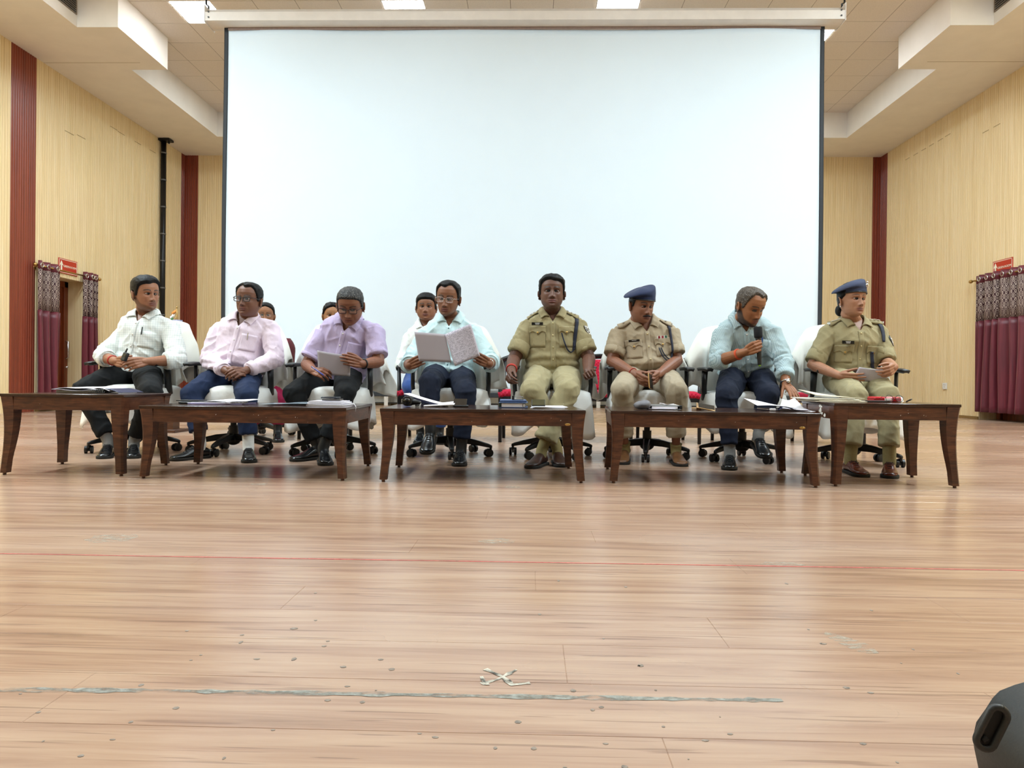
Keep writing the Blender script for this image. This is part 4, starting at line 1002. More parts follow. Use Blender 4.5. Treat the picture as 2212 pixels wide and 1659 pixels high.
# ------------------------------------------------------------------ glasses, beret
def glasses(r_, X, kind='dark', wx=1.):
    m_ = MB(); fr = .0024 if kind in ('dark', 'brown') else .0012
    lenses = []
    for s_ in (-1, 1):
        pts = []
        for k in range(20):
            a = 2*math.pi*k/20; c, s = math.cos(a), math.sin(a); ex = .45
            pts.append(X(Vector((s_*.0345+math.copysign(abs(c)**ex, c)*.0245, -.0965-.0035*0+abs(math.copysign(abs(c)**ex, c)*.0245*1+s_*0)*.0, -.003+math.copysign(abs(s)**ex, s)*.0165)) if True else 0))
        m_.tube(pts+[pts[0]], fr*1.2, 6, cap=False); lenses.append(pts)
        m_.tube([X(Vector((s_*.059, -.0965, .006))), X(Vector((s_*.068*wx, -.088, .007))), X(Vector((s_*.0795*wx, -.03, .006))), X(Vector((s_*.080*wx, .012, .004))), X(Vector((s_*.078*wx, .028, -.012)))], fr, 6)
    m_.tube([X(Vector((-.0105, -.0975, .002))), X(Vector((0, -.101, .005))), X(Vector((.0105, -.0975, .002)))], fr, 6)
    col = {'dark': M_BLACK, 'brown': plain('tortoise_frame', '#35191a', .3), 'metal': M_CHROME, 'thin': plain('bronze_wire', '#6d5c42', .3, .9)}[kind]
    o = m_.build('spectacles', col, r_, smooth=True)
    for pts in lenses: mm = MB(); mm.add(pts, [tuple(range(20))]); mm.build('lens', M_GLASS, o)
def beret(r_, X, wx=1., badge=False, mat=None):
    n = 56; rows = []
    def band(a, h, infl):      # a: 0 = front
        z = .050+.006*math.cos(a)+h; x, y = head_pts(np.array([a]), np.array([z]), wx=wx); k = 1+infl
        return Vector((float(x[0])*k, float(y[0])*k, z))
    def rim(a, k):             # the slack crown: high over the left brow, fallen towards the right ear
        x, y = -.024+.104*math.sin(a), .012-.112*math.cos(a)
        z = .090+.42*(x+.02)-.12*max(0, y)-.006*math.sin(3*a)
        c = Vector((-.018, .012, .092)); p = Vector((x, y, z)); q = c+(p-c)*k; q.z = z*k+(c.z)*(1-k); return q
    for h, inf in ((-.010, .03), (-.008, .085), (.002, .105), (.012, .10)): rows.append([band(2*math.pi*i/n, h, inf) for i in range(n)])
    row = []
    for i in range(n):
        a = 2*math.pi*i/n; p = band(a, .016, .11).lerp(rim(a, 1.0), .55); row.append(p+Vector((p.x, p.y, 0)).normalized()*.004)
    rows.append(row)
    for k, dz in ((1.0, 0), (.985, .010), (.92, .018), (.78, .026), (.55, .033), (.28, .037), (.06, .038)):
        rows.append([rim(2*math.pi*i/n, k)+Vector((0, 0, dz+.003*math.sin(2*math.pi*i/n*2+k*5)*k)) for i in range(n)])
    m_ = MB(); m_.grid([[X(p) for p in r2] for r2 in rows], True); k = len(rows)-1; m_.f.append(tuple(k*n+i for i in range(n))); m_.m.append(0)
    o = m_.build('beret', mat or M_NAVYF, r_, smooth=True); s_ = o.modifiers.new('s', 'SUBSURF'); s_.levels = 1; s_.render_levels = 1
    mb_ = MB(); mb_.tube([X(band(2*math.pi*i/n, -.011, .06)) for i in range(n+1)], .0042, 8, cap=False); mb_.build('leather_band', M_BLACK, o, smooth=True)
    if badge:
        c = rim(.62, 1.0).lerp(band(.62, .016, .1), .45)+Vector((.006, -.008, 0)); mb_ = MB(); mb_.ell(X(c), (.012, .006, .015), None, 12, 8); mb_.ell(X(c+Vector((.002, 0, .022))), (.006, .004, .008), None, 10, 6)
        mb_.build('cap_badge', M_CHROME, o, smooth=True)
    return o
# ------------------------------------------------------------------ one person
TOR = [(-.08, .150, .100, .110), (0, .178, .115, .125), (.12, .180, .122, .120), (.28, .172, .126, .104), (.45, .168, .122, .100), (.62, .176, .122, .105), (.76, .182, .116, .105), (.87, .170, .098, .098), (.945, .128, .076, .086), (1.0, .085, .062, .072), (1.05, .064, .054, .060)]
def V3(p): return Vector(p) if isinstance(p, Vector) else at(*p)
def person(label, S, group=None):
    lo = S.get('lo', 1.0)                                        # coarser meshes for the half hidden back row
    N = V3(S['neck']); sh = [V3(p) for p in S['sh']]; el = [V3(p) for p in S['el']]; wr = [V3(p) for p in S['wr']]
    hp = [V3(p) for p in S['hip']]; kn = [V3(p) for p in S['knee']]; an = [V3(p) for p in S['ank']]; to = [V3(p) for p in S['toe']]
    L_ = S.get('foot', .275)
    for i in (0, 1):                                             # the ankle sits over the heel of its shoe
        if not S.get('up', (False, False))[i]:
            d = to[i]-an[i]; d.z = 0; d.normalize(); an[i] = Vector((to[i].x, to[i].y, 0))-d*(L_-.062); an[i].z = .105
    Pc = (hp[0]+hp[1])/2+Vector((0, .02, 0)); U = N-Pc; H = U.length; U.normalize()
    X = sh[1]-sh[0]; X = (X-U*X.dot(U)).normalized(); Fr = X.cross(U)
    r_ = root('person', (Pc.x, Pc.y, 0), label, 'person', group)
    sw, bel, dp = S.get('sw', 1.), S.get('bel', 0.), S.get('dp', 1.)
    def rings(infl, t0=-1, t1=2, n=40, bust=S.get('bust', 0)):
        o = []
        for t, w_, f, b in TOR:
            if not t0 <= t <= t1: continue
            g_ = bel*math.exp(-((t-.30)/.2)**2); w2 = w_*sw+g_*.45+infl; f2 = f*dp+g_+infl+bust*math.exp(-((t-.64)/.11)**2); b2 = b*dp+infl; c = Pc+U*(H*t); row = []
            for k in range(n):
                a = 2*math.pi*k/n; cs, sn = math.cos(a), math.sin(a); e_ = 2/2.35
                row.append(c+X*(math.copysign(abs(cs)**e_, cs)*w2)+Fr*(math.copysign(abs(sn)**e_, sn)*(f2 if sn > 0 else b2)))
            o.append(row)
        return o
    def torso(mb, infl, t0=-1, t1=2):
        q = rings(infl, t0, t1); mb.grid(q, True); n = 40; b = len(mb.v)-len(q)*n; mb.f += [tuple(b+k for k in range(n-1, -1, -1)), tuple(b+(len(q)-1)*n+k for k in range(n))]; mb.m += [0, 0]
    def arm(i, t): return sh[i].lerp(el[i], t) if t <= 1 else el[i].lerp(wr[i], t-1)
    ab = S.get('arm', 1.)
    def arad(t): return float(np.interp(t, [0, .4, .85, 1, 1.25, 1.7, 2], [.056, .051, .044, .042, .044, .034, .027]))*ab
    # ---- head
    hx = S['head']; hc = at(*hx[:3]); hs = hx[6]
    yaw_ = hx[3]-math.degrees(math.atan2(hc.x, hc.y))           # turned as seen from the hall
    M = (Euler((0, 0, R(yaw_))).to_matrix() @ Euler((R(hx[4]), 0, 0)).to_matrix() @ Euler((0, R(hx[5]), 0)).to_matrix())
    Mi = M.inverted(); HX = lambda p: hc+M @ (Vector(p)*hs)
    hpar = dict(jaw=S.get('jaw', 1.), wx=S.get('wx', 1.), full=S.get('full', 0.)); fpar = dict(nose=S.get('nose', 1.), lips=S.get('lips', 1.))
    hb = MB(); base_head(hb, hpar, fpar); hb.v = [tuple(HX(p)) for p in hb.v]
    nk = S.get('nk', 1.)
    hb.tube([HX((0, .022, -.045)), HX((0, .030, -.085)), N.lerp(HX((0, .03, -.09)), .45), N+Fr*-.01-U*.01, N-U*.07], [.050*nk, .055*nk, .057*nk, .064*nk, .075], 20)
    torso(hb, -.010, .6)
    skinA = remesh(hb, .0029*lo, 1, 'head'); P = gv(skinA)
    L = ((P-np.array(hc)) @ np.array(M))/hs                      # head-local coordinates
    base = np.array(lin(S['skin'])[:3]); C = np.tile(base, (len(P), 1)); x, y, z = L.T; ax = np.abs(x); fr = sstep(.02, -.03, y)
    def mixc(m_, c): C[:] = C*(1-m_[:, None])+np.array(lin(c)[:3])*m_[:, None]
    def mulc(m_, k): C[:] = C*(1-m_[:, None]*(1-np.array(k)))
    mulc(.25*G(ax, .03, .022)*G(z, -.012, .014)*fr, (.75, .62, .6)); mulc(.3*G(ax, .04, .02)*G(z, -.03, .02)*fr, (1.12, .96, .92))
    lipm = np.clip(1.5*(np.exp(-(ax/.024)**4)*(G(z, -.0655+.002*np.clip(1-ax/.02, 0, 1), .0045)+G(z, -.0765, .0052))), 0, 1)*fr
    mixc(lipm*.85, S.get('lipc', '#6d3a36')); mixc(np.exp(-(ax/.0235)**4)*G(z, -.0708, .0013)*fr*.9, '#2a1210')
    mixc(G(ax, .009, .0042)*G(z, -.0485, .0028)*fr*.85, '#1c0d0a')
    zb = .0215+.0045*(1-((ax-.033)/.022)**2); bm_ = np.exp(-((z-zb)/(.0042 if not S.get('fem') else .0028))**4)*sstep(.0085, .015, ax)*sstep(.058, .046, ax)*fr; mixc(np.clip(bm_*1.2, 0, 1)*S.get('browk', .9), S.get('browc', '#120d0b'))
    bd = S.get('beard', 0)
    if bd or S.get('must', 0):
        nn = vnoise(P*420, 5)*.45+.75
        edge = np.interp(np.abs(np.degrees(np.arctan2(x, -y))), [0, 20, 34, 50, 62, 78], [-.086, -.083, -.074, -.068, -.056, -.022])
        bm2 = sstep(.006, -.010, z-edge)*sstep(-.142, -.120, z)*sstep(.045, .02, y)
        mu = np.exp(-(ax/.029)**4)*G(z, -.0575+.06*np.clip(ax-.012, 0, 1)*-1, .0058)*fr
        lipclear = 1-np.clip(lipm*1.3, 0, 1)*.8
        mixc(np.clip(np.maximum(bm2*bd, mu*max(bd, S.get('must', 0)))*nn*lipclear, 0, 1), S.get('beardc', '#17110f'))
    if S.get('lash', 1): mixc(np.exp(-((z+.003+.0)/.0015)**2)*np.exp(-((ax-.0315)/.013)**4)*fr*.8*(S.get('eye', .82) < .3), '#120a08')
    inside = sstep(-.15, -.115, z)                                # below the jaw the skin is slightly darker
    mulc(1-inside, (.92, .9, .9)); setcol(skinA, C)
    # ---- arms and hands
    mb = MB()
    for i in (0, 1):
        ts = [0, .3, .6, .85, 1, 1.15, 1.4, 1.7, 2]; mb.tube([arm(i, t) for t in ts], [arad(t) for t in ts], 16, rnd=True)
        d = (V3(S['hd'][i])-wr[i]).normalized(); mb.tube([arm(i, 1.85), wr[i], wr[i]+d*.02], [arad(1.85), .0265*ab, .024*ab], 14, rnd=True)
        hk = S.get('hk', ({}, {}))[i]; hand(mb, wr[i], V3(S['hd'][i]), S['pn'][i], (-1, 1)[i], sz=S.get('hsz', 1.), **hk)
    skinB = remesh(mb, .0031*lo, 1, 'arms'); PB = gv(skinB); setcol(skinB, np.tile(base*np.array([.98, .94, .92]), (len(PB), 1))*(.9+.2*vnoise(PB*60, 2))[:, None])
    mb = MB(); torso(mb, -.02, -1, .7)
    for i in (0, 1):
        mb.tube([hp[i], hp[i].lerp(kn[i], .5), kn[i]], [.075, .068, .052], 14, rnd=True); mb.tube([kn[i], kn[i].lerp(an[i], .35), kn[i].lerp(an[i], .8), an[i]], [.050, .050, .031, .028], 14, rnd=True)
        d = to[i]-an[i]; mb.tube([an[i]+Vector((0, 0, -.03)), an[i]+Vector((0, 0, -.04))+d*.3], [.026, .02], 10, rnd=True)
    skinC = remesh(mb, .011, 2, 'legs'); setcol(skinC, np.tile(base, (len(skinC.vertices), 1)))
    body = joinm([skinA, skinB, skinC], 'body'); link('body', body, M_SKIN, r_)
    # ---- eyes
    eo = S.get('eye', .82)
    if eo >= .3:
        gz = S.get('gaze', (0, 0))
        for s_ in (-1, 1):
            m_ = MB(); m_.ell((0, 0, 0), (.0122, .0122, .0122), Euler((R(90), 0, 0)).to_matrix(), 32, 28)
            pv = np.array(m_.v); col = np.tile(np.array(lin('#ada298')[:3]), (len(pv), 1)); gx = gz[0]+s_*9; gd = np.array([math.sin(R(gx)), -math.cos(R(gx)), math.sin(R(gz[1]))]); gd /= np.linalg.norm(gd)  # eye white dulled: its shadowing is put into the base colour
            an_ = np.degrees(np.arccos(np.clip(pv @ gd/.0122, -1, 1))); col[an_ < 29] = lin('#1e120d')[:3]; col[an_ < 12] = lin('#050404')[:3]
            top = (.0054*eo)*(1-(pv[:, 0]/.0125)**2)+.0006; bot = -.0040*eo*(1-(pv[:, 0]/.0125)**2)
            sk = base*np.array([.80, .74, .72]); col[pv[:, 2] < bot] = sk; col[pv[:, 2] > top] = lin('#0d0706')[:3]; col[pv[:, 2] > top+.0011] = sk*.9
            m_.v = [tuple(HX(Vector(p)*1.0+Vector((s_*.0308*S.get('wx', 1), -.0655, 0)))) for p in m_.v]
            me = m_.mesh('eye', True); setcol(me, col); link('eye', me, M_EYE, r_)
    # ---- hair
    if S.get('hair'):
        h_ = S['hair']; mb = MB(); hair_shell(mb, hpar, hairline(h_.get('line', SHORT), h_.get('t', .016), 1, h_.get('side', .5), h_.get('edge', .010), h_.get('part', 0)), seed=S.get('seed', 1), lump=h_.get('lump', .35))
        mb.v = [tuple(HX(p)) for p in mb.v]
        if h_.get('bun'): mb.ell(HX(h_['bun']), (.03, .03, .04), M, 16, 10)
        mb.build('hair', h_.get('mat', M_HAIR), r_, smooth=True)
    if S.get('moust'):
        m_ = MB(); pts = [HX((x_, -.1045+.012*(abs(x_)/.03)**2+.004*(abs(x_) > .02), -.0585-.007*(abs(x_)/.03)**1.6)) for x_ in (-.031, -.02, -.008, 0, .008, .02, .031)]
        m_.tube(pts, [(.0022, .003), (.0046, .004), (.0056, .0045), (.005, .004), (.0056, .0045), (.0046, .004), (.0022, .003)], 8, rnd=True); m_.build('moustache', M_HAIR, r_, smooth=True)
    if S.get('spec'): glasses(r_, HX, S['spec'], S.get('wx', 1.))
    if S.get('beret'): beret(r_, HX, S.get('wx', 1.), S.get('badge', False), S.get('bermat'))
    # ---- shirt
    st = S['slv']; mb = MB(); torso(mb, .004, S.get('shirt0', -.05))
    for i in (0, 1):
        mb.tube([N-U*.035+X*(.03 if i else -.03), (N-U*.045).lerp(sh[i], .6)+U*.008, sh[i]], [.052, .056, .060], 16, rnd=True)
        mb.tube([N-U*.13+X*(.10 if i else -.10)+Fr*.01, arm(i, .05)-U*.012], [(.075), (.066)], 16, rnd=True)
        ts = [t for t in (0, .2, .45, .7, .9, 1, 1.12, 1.3, 1.5, 1.7, 1.9) if t < st[i]-.05]+[st[i]]
        ex = S.get('slvr', .016)*.8; mb.tube([arm(i, t) for t in ts], [arad(t)+ex*(1 if t < .5 else (1.15 if t < 1.3 else .9)) for t in ts], 18, rnd=False)
        mb.ell(arm(i, 0), (.061, .061, .061), None, 16, 10)
        if st[i] > 1.05: mb.ell(el[i], [arad(1)+ex*1.2]*3, None, 14, 8)
    shirt = remesh(mb, .0062*lo, 5, 'shirt'); P = gv(shirt); Nn = gn(shirt); sd = S.get('seed', 1)
    Q = P-np.array(N); u_ = Q @ np.array(U); x_ = Q @ np.array(X); f_ = Q @ np.array(Fr)
    w_ = vnoise(np.stack([x_*5, f_*5, u_*5], 1), sd)
    rid = 1-np.abs(2*vnoise(np.stack([x_*9+w_*1.6, f_*9, u_*15+np.abs(x_)*9], 1), sd+1)-1)
    rid3 = 1-np.abs(2*vnoise(np.stack([x_*13+w_*2, f_*13, u_*7-np.abs(x_)*12], 1), sd+6)-1)
    d = (rid**2-.4)*.009+(rid3**2.5-.3)*.006+(1-np.abs(2*vnoise(np.stack([x_*24, f_*24, u_*32+x_*18], 1), sd+2)-1)-.55)*.003
    low = sstep(-.22, -.40, u_)*(np.abs(x_) < .2); d += low*np.sin(u_*2*math.pi/.055+vnoise(np.stack([x_*8, f_*3, u_*3], 1), sd+4)*7)*.0045
    for i in (0, 1):
        for (A, B, tt, w0) in ((sh[i], el[i], 1, 0), (el[i], wr[i], 0, 1)):
            A_, B_ = np.array(A), np.array(B); D_ = B_-A_; ln = np.linalg.norm(D_); t = ((P-A_) @ D_)/ln**2; dist = np.linalg.norm(P-A_-np.clip(t, 0, 1)[:, None]*D_, axis=1)
            mk = (dist < .085)*(t > -.1)*(t < 1.15)*(np.abs(x_) > .13 if w0 == 0 else 1); s_ = t*ln
            amp = .0004+.0042*np.exp(-((t-(1 if w0 == 0 else 0))/.28)**2); d += mk*amp*(np.abs(np.sin(s_*math.pi/.05+6*vnoise(P*11, sd+i+3)))**.7-.6)*1.4
    P = P+Nn*d[:, None]; sv(shirt, P)
    vb = S.get('v', .078); vm = (u_ > -vb)*(f_ > .02)*(np.abs(x_) < (u_+vb)*S.get('vw', .66)+.002)*(np.abs(x_) < .075)
    if vb:
        delfaces(shirt, vm); bm = bmesh.new(); bm.from_mesh(shirt)
        for v in bm.verts:
            if v.is_boundary:
                q_ = v.co-N; uu, xx = q_.dot(U), q_.dot(X)
                if abs(xx) < .09 and q_.dot(Fr) > 0:
                    hw = max(0, (uu+vb)*S.get('vw', .66)+.003); v.co += X*((math.copysign(hw, xx) if hw > .002 else xx*.3)-xx)
        bm.to_mesh(shirt); bm.free(); shirt.update()
    tr = bvh(shirt); so = link('shirt', shirt, S['shirtm'], r_)
    def front(a, h, off=.002):
        o = N+X*a-U*h+Fr*.6; hit = tr.ray_cast(o, -Fr, 1.2)
        if hit[0] is None: return N+X*a-U*h+Fr*.12, Fr
        nn = hit[1]; nn = nn if nn.dot(Fr) > 0 else -nn
        return hit[0]+Fr*off, nn
    def patch(x0, x1, h0, h1, off=.004, nx=8, ny=8, th=.0025, bot=None):
        P_ = []
        for j in range(ny+1):
            row = []
            for i in range(nx+1):
                s = i/nx; hh = h0+(h1-h0)*j/ny
                if bot is not None: hh = h0+(h1-h0+bot(s))*j/ny
                row.append(front(x0+(x1-x0)*s, hh, off)[0])
            P_.append(row)
        # relax the sheet so that it does not copy every crease
        A = np.array([[tuple(p) for p in r2] for r2 in P_])
        for _ in range(3): A[1:-1, 1:-1] = (A[1:-1, 1:-1]*2+A[:-2, 1:-1]+A[2:, 1:-1]+A[1:-1, :-2]+A[1:-1, 2:])/6
        for r2 in A:
            for p in r2:
                h = tr.ray_cast(Vector(p)+Fr*.3, -Fr, .6)
                if h[0] is not None:
                    dd = (Vector(p)-h[0]).dot(Fr)
                    if dd < off*.7: p += np.array(Fr)*(off*.7-dd)
        m_ = MB(); m_.slab([[Vector(p) for p in r2] for r2 in A], th); return m_
    if S.get('collar', True) and vb:
        C0 = [(.020, .094, -.048), (.040, .078, -.014), (.056, .046, .018), (.062, .008, .038), (.050, -.036, .052), (0, -.058, .056)]
        C1 = [(.080, .100, -.066), (.090, .082, -.048), (.098, .048, -.022), (.098, -.004, -.002), (.072, -.054, .016), (0, -.080, .020)]
        cw = S.get('cw', 1.)
        def cr(Pp, t):
            k = t*(len(Pp)-1); i = min(int(k), len(Pp)-2); q = k-i; g_ = lambda j: np.array(Pp[max(0, min(len(Pp)-1, j))]); a, b, c, e_ = g_(i-1), g_(i), g_(i+1), g_(i+2)
            return .5*((2*b)+(-a+c)*q+(2*a-5*b+4*c-e_)*q*q+(-a+3*b-3*c+e_)*q**3)
        rows = []
        n = 22
        for j in range(6):
            q = j/5; row = []
            for i in range(-n, n+1):
                t = 1-abs(i)/n; s_ = 1 if i > 0 else -1; a, b = cr(C0, t), cr(C1, t); p = a*(1-q)+b*q; p[2] += .012*math.sin(q*math.pi)*.8
                if i == 0: s_ = 0
                w0 = N+X*(p[0]*s_*cw)+Fr*(p[1]*S.get('cdp', 1.))+U*(p[2])
                if q > 0:
                    h = tr.find_nearest(w0)
                    if h[0] is not None:
                        nn = h[1]; sgn = (w0-h[0]).dot(nn)
                        if sgn < .011: w0 = h[0]+nn*.011
                row.append(w0)
            rows.append(row)
        m_ = MB(); m_.slab(rows, .004); m_.build('collar', S['shirtm'], so, smooth=True)
    if S.get('placket', True):
        h1 = S.get('ph', .40); patch(-.017, .017, vb+.004, h1, .0025, 3, 24, .002).build('placket', S['shirtm'], so, smooth=True)
        bc_ = S.get('btn', '#e9e4da'); bm2 = plain('button_'+bc_[1:], bc_, .35, var=.02)
        h = vb+.02
        while h < h1-.02:
            p, nn = front(0, h, .006); m_ = MB(); m_.tube([p-nn*.001, p+nn*.0018], .0055, 10); m_.build('button', bm2, so, smooth=True); h += .088
    for i in (0, 1):                                             # sleeve hems / rolled cuffs
        cb = S.get('cuff', .035); a, b = arm(i, st[i]), arm(i, st[i]-cb/.27); ex = S.get('slvr', .016)*.8+.005; ra = arad(st[i])+ex*1.0
        m_ = MB(); m_.tube([a+(a-b)*.02, a, a.lerp(b, .25), a.lerp(b, .9), b], [ra-.006, ra+.001, ra+.003, arad(st[i]-cb/.27)+ex*1.05+.002, arad(st[i]-cb/.27)+ex-.004], 24, cap=False); m_.tube([a+(a-b)*.02, a.lerp(b, .3)], [ra-.006, ra-.010], 24, cap=False)
        m_.build('cuff', S['shirtm'], so, smooth=True)
    # ---- trousers
    mb = MB(); tw = S.get('tw', 1.); rg = rings(.010, -.1, S.get('waist', .13)); mb.grid(rg, True); b = len(mb.v)-len(rg)*40
    mb.f += [tuple(b+k for k in range(39, -1, -1)), tuple(b+(len(rg)-1)*40+k for k in range(40))]; mb.m += [0, 0]
    te = S.get('tend', (.9, .9))
    for i in (0, 1):
        mb.tube([hp[i]+Vector((0, .03, 0)), hp[i].lerp(kn[i], .35), hp[i].lerp(kn[i], .75), kn[i]], [.098*tw, .094*tw, .080*tw, .071*tw], 20, rnd=True)
        mb.tube([kn[i], kn[i].lerp(an[i], .25), kn[i].lerp(an[i], .6), kn[i].lerp(an[i], te[i])], [.069*tw, .067*tw, .058*tw, S.get('hem', .056)*tw], 20, rnd=False)
        mb.ell(kn[i], (.069*tw,)*3, None, 16, 10)
    tro = remesh(mb, .0075*lo, 5, 'trousers'); P = gv(tro); Nn = gn(tro); w_ = vnoise(P*6, sd+8)
    kd = np.minimum(*[np.linalg.norm(P-np.array(kn[i]), axis=1) for i in (0, 1)]); hd_ = np.linalg.norm(P-np.array(Pc), axis=1)
    fold = 1-np.abs(2*vnoise(np.stack([P[:, 0]*12+w_*2, P[:, 1]*6, P[:, 2]*17+w_], 1), sd+9)-1)
    fold2 = 1-np.abs(2*vnoise(np.stack([P[:, 0]*20+w_*3, P[:, 1]*9, P[:, 2]*9+P[:, 0]*8], 1), sd+12)-1)
    P = P+Nn*((fold**2-.45)*(.006+.004*np.exp(-(kd/.16)**2)+.006*np.exp(-(hd_/.25)**2))+(fold2**3-.25)*.005)[:, None]; sv(tro, P)
    to_ = link('trousers', tro, S['trm'], r_)
    if S.get('belt'):
        c = Pc+U*(H*S.get('waist', .13)); m_ = MB(); rr2 = rings(.016, -.1, .2); k = [i for i, t in enumerate(TOR) if t[0] >= -.1 and t[0] <= .2][-1]
        pts = rr2[k]; m_.tube(list(pts)+[pts[0]], [(.016, .003)]*(41), 6, cap=False, ref=tuple(U)); bo = m_.build('belt', plain('brown_belt', '#2b1712', .4) if S['belt'] == 1 else S['belt'], r_, smooth=True)
        p = pts[10]+Fr*.004; m_ = MB(); m_.box(p, (.04, .006, .03), Matrix((X, -Fr, U)).transposed()); m_.build('buckle', M_CHROME if S.get('buckle', 1) == 1 else M_BRASS, bo, bevel=.003)
    # ---- socks and shoes
    for i in (0, 1):
        shoe(r_, an[i], to[i], S['shoem'], sock=kn[i].lerp(an[i], S.get('sockt', te[i]-.08)), sockm=S.get('sock', M_BLACK)[i] if isinstance(S.get('sock', M_BLACK), tuple) else S.get('sock', M_BLACK), lace=S.get('lace', True), up=S.get('up', (False, False))[i], L=S.get('foot', .275))
    return dict(root=r_, shirt=so, N=N, X=X, U=U, Fr=Fr, front=front, patch=patch, arm=arm, arad=arad, sh=sh, el=el, wr=wr, HX=HX, tr=tr, S=S)
# ------------------------------------------------------------------ clothing details
def surf_add(q, m_): q.setdefault('surfs', [q['tr']]).append(BVHTree.FromPolygons([tuple(p) for p in m_.v], m_.f)); return m_
def top_of(q, p):
    best = None
    for s in q.get('surfs', [q['tr']]):
        h = s.ray_cast(Vector(p)+q['Fr']*.3, -q['Fr'], .6)
        if h[0] is not None:
            dd = (Vector(p)-h[0]).dot(q['Fr']); best = dd if best is None else min(best, dd)
    return best
def pocket(q, x0, x1, h0, h1, mat, flap=False):
    surf_add(q, q['patch'](x0, x1, h0, h1, .0035, 8, 8)).build('pocket', mat, q['shirt'], smooth=True)
    if flap:
        fb = (lambda s: -.020*abs(math.sin(s*math.pi*2))*(1 if True else 0)+.014*(1-abs(s-.5)*2)) 
        surf_add(q, q['patch'](x0-.004, x1+.004, h0-.006, h0+.046, .009, 20, 6, .003, bot=fb)).build('pocket_flap', mat, q['shirt'], smooth=True)
        p, nn = q['front']((x0+x1)/2, h0+.040, .012); m_ = MB(); m_.tube([p, p+nn*.003], .007, 12); m_.build('flap_button', M_BRASS, q['shirt'], smooth=True)
def plate(q, x, h, w_=.075, hh=.017, lines=2, mat=None):
    a, nn = q['front'](x-w_*.4, h, .013); b, _ = q['front'](x+w_*.4, h, .013); d = (b-a).normalized(); c = (a+b)/2; u = q['U']; n = d.cross(u)
    if n.dot(q['Fr']) < 0: n = -n
    u = n.cross(d); u = u if u.dot(q['U']) > 0 else -u
    d = q['X']; u = q['U']; n = q['Fr']
    need = max([.006-(top_of(q, c+d*(w_*k)+u*(hh*g)) or 0) for k in (-.5, -.25, 0, .25, .5) for g in (-.5, .5)])
    c = c+n*max(0, need)
    rot = Matrix((d, -n, u)).transposed(); m_ = MB(); m_.box(c+n*.003, (w_, .004, hh), rot); o = m_.build('name_plate', mat or M_NAME, q['shirt'])
    m_ = MB()
    for k in range(lines): m_.box(c+n*.0055+u*(hh*(.18-.36*k)), (w_*(.42-.08*k), .001, hh*.12), rot)
    m_.build('name_lines', M_WHITE, o); return c, d, n, u
def epaulette(q, i, mat, stars=3, edge=True):
    N, X, U, Fr = q['N'], q['X'], q['U'], q['Fr']; s_ = 1 if i else -1; a = N+X*(s_*.072)-U*.01; b = q['sh'][i]+X*(s_*.022); rows = []
    for k in range(10):
        t = k/9; row = []
        for j in range(5):
            w_ = (j/4*2-1)*(.021+.007*t); p = a.lerp(b, t)+Fr*(w_+.026)
            h = q['tr'].ray_cast(p+U*.3, -U, .6); z = h[0] if h[0] is not None else p; row.append(z+U*(.008+.004*t)+Fr*.004)
        rows.append(row)
    A = np.array([[tuple(p) for p in r2] for r2 in rows]); 
    for _ in range(4): A[1:-1] = (A[1:-1]*2+A[:-2]+A[2:])/4
    m_ = MB(); m_.slab([[Vector(p) for p in r2] for r2 in A], .006); o = m_.build('epaulette', mat, q['shirt'], smooth=True)
    for k in range(stars):
        t = (.78-.2*k) if stars > 1 else .72; r0 = int(t*9); c = Vector(A[r0][2])+U*.005+Fr*.006; d = (Vector(A[min(9, r0+1)][2])-Vector(A[r0-1][2])).normalized(); e_ = Fr; n = d.cross(e_).normalized(); n = n if n.dot(U) > 0 else -n; e_ = n.cross(d)
        pts = []
        for w in range(10):
            an = math.pi*w/5; rr = .0115 if w % 2 == 0 else .005; pts.append((math.cos(an)*rr, math.sin(an)*rr))
        m_ = MB(); m_.prism(pts, 0, .004, xf=Matrix.Translation(c) @ Matrix((d, e_, n)).transposed().to_4x4()); m_.build('star', M_STAR, o)
    if edge:
        m_ = MB(); c = Vector(A[9][2]); d = (Vector(A[9][2])-Vector(A[7][2])).normalized(); m_.box(c-U*.006+d*.002, (.004, .046, .014), Matrix((d, Fr, d.cross(Fr))).transposed()); m_.build('shoulder_title', M_STAR, o)
def sleeve_badge(q, i, t):
    c0 = q['arm'](i, t); ax = (q['arm'](i, t+.1)-c0).normalized(); out = Vector((.80 if i else -.80, -.62, .1)); out = (out-ax*out.dot(ax)).normalized(); h = q['tr'].ray_cast(c0+out*.3, -out, .4)
    c = (h[0] if h[0] is not None else c0+out*.07)+out*.004; up = -ax; rt = up.cross(out); rt = rt if rt.x*1 > 0 or True else -rt
    xf = Matrix.Translation(c) @ Matrix((rt, up, out)).transposed().to_4x4()
    sh_ = lambda k: [(x*k, y*k) for x, y in ((-.026, .034), (-.012, .030), (0, .036), (.012, .030), (.026, .034), (.028, .0), (.020, -.024), (0, -.042), (-.020, -.024), (-.028, 0))]
    m_ = MB(); m_.prism(sh_(1), -.004, .001, xf=xf); o = m_.build('sleeve_badge', M_NAME, q['shirt'])
    m_ = MB(); P1, P2 = sh_(.94), sh_(.78); m_.grid([[xf @ Vector((x, y, .0016)) for x, y in P1], [xf @ Vector((x, y, .0016)) for x, y in P2]], True); m_.build('badge_border', M_WHITE, o)
    m_ = MB(); m_.tube([xf @ Vector(p) for p in ((.012, .016, .002), (-.002, .019, .002), (-.011, .010, .002), (0, .0, .002), (.010, -.008, .002), (.0, -.019, .002), (-.012, -.014, .002))], .0032, 6); m_.build('badge_emblem', M_WHITE, o)
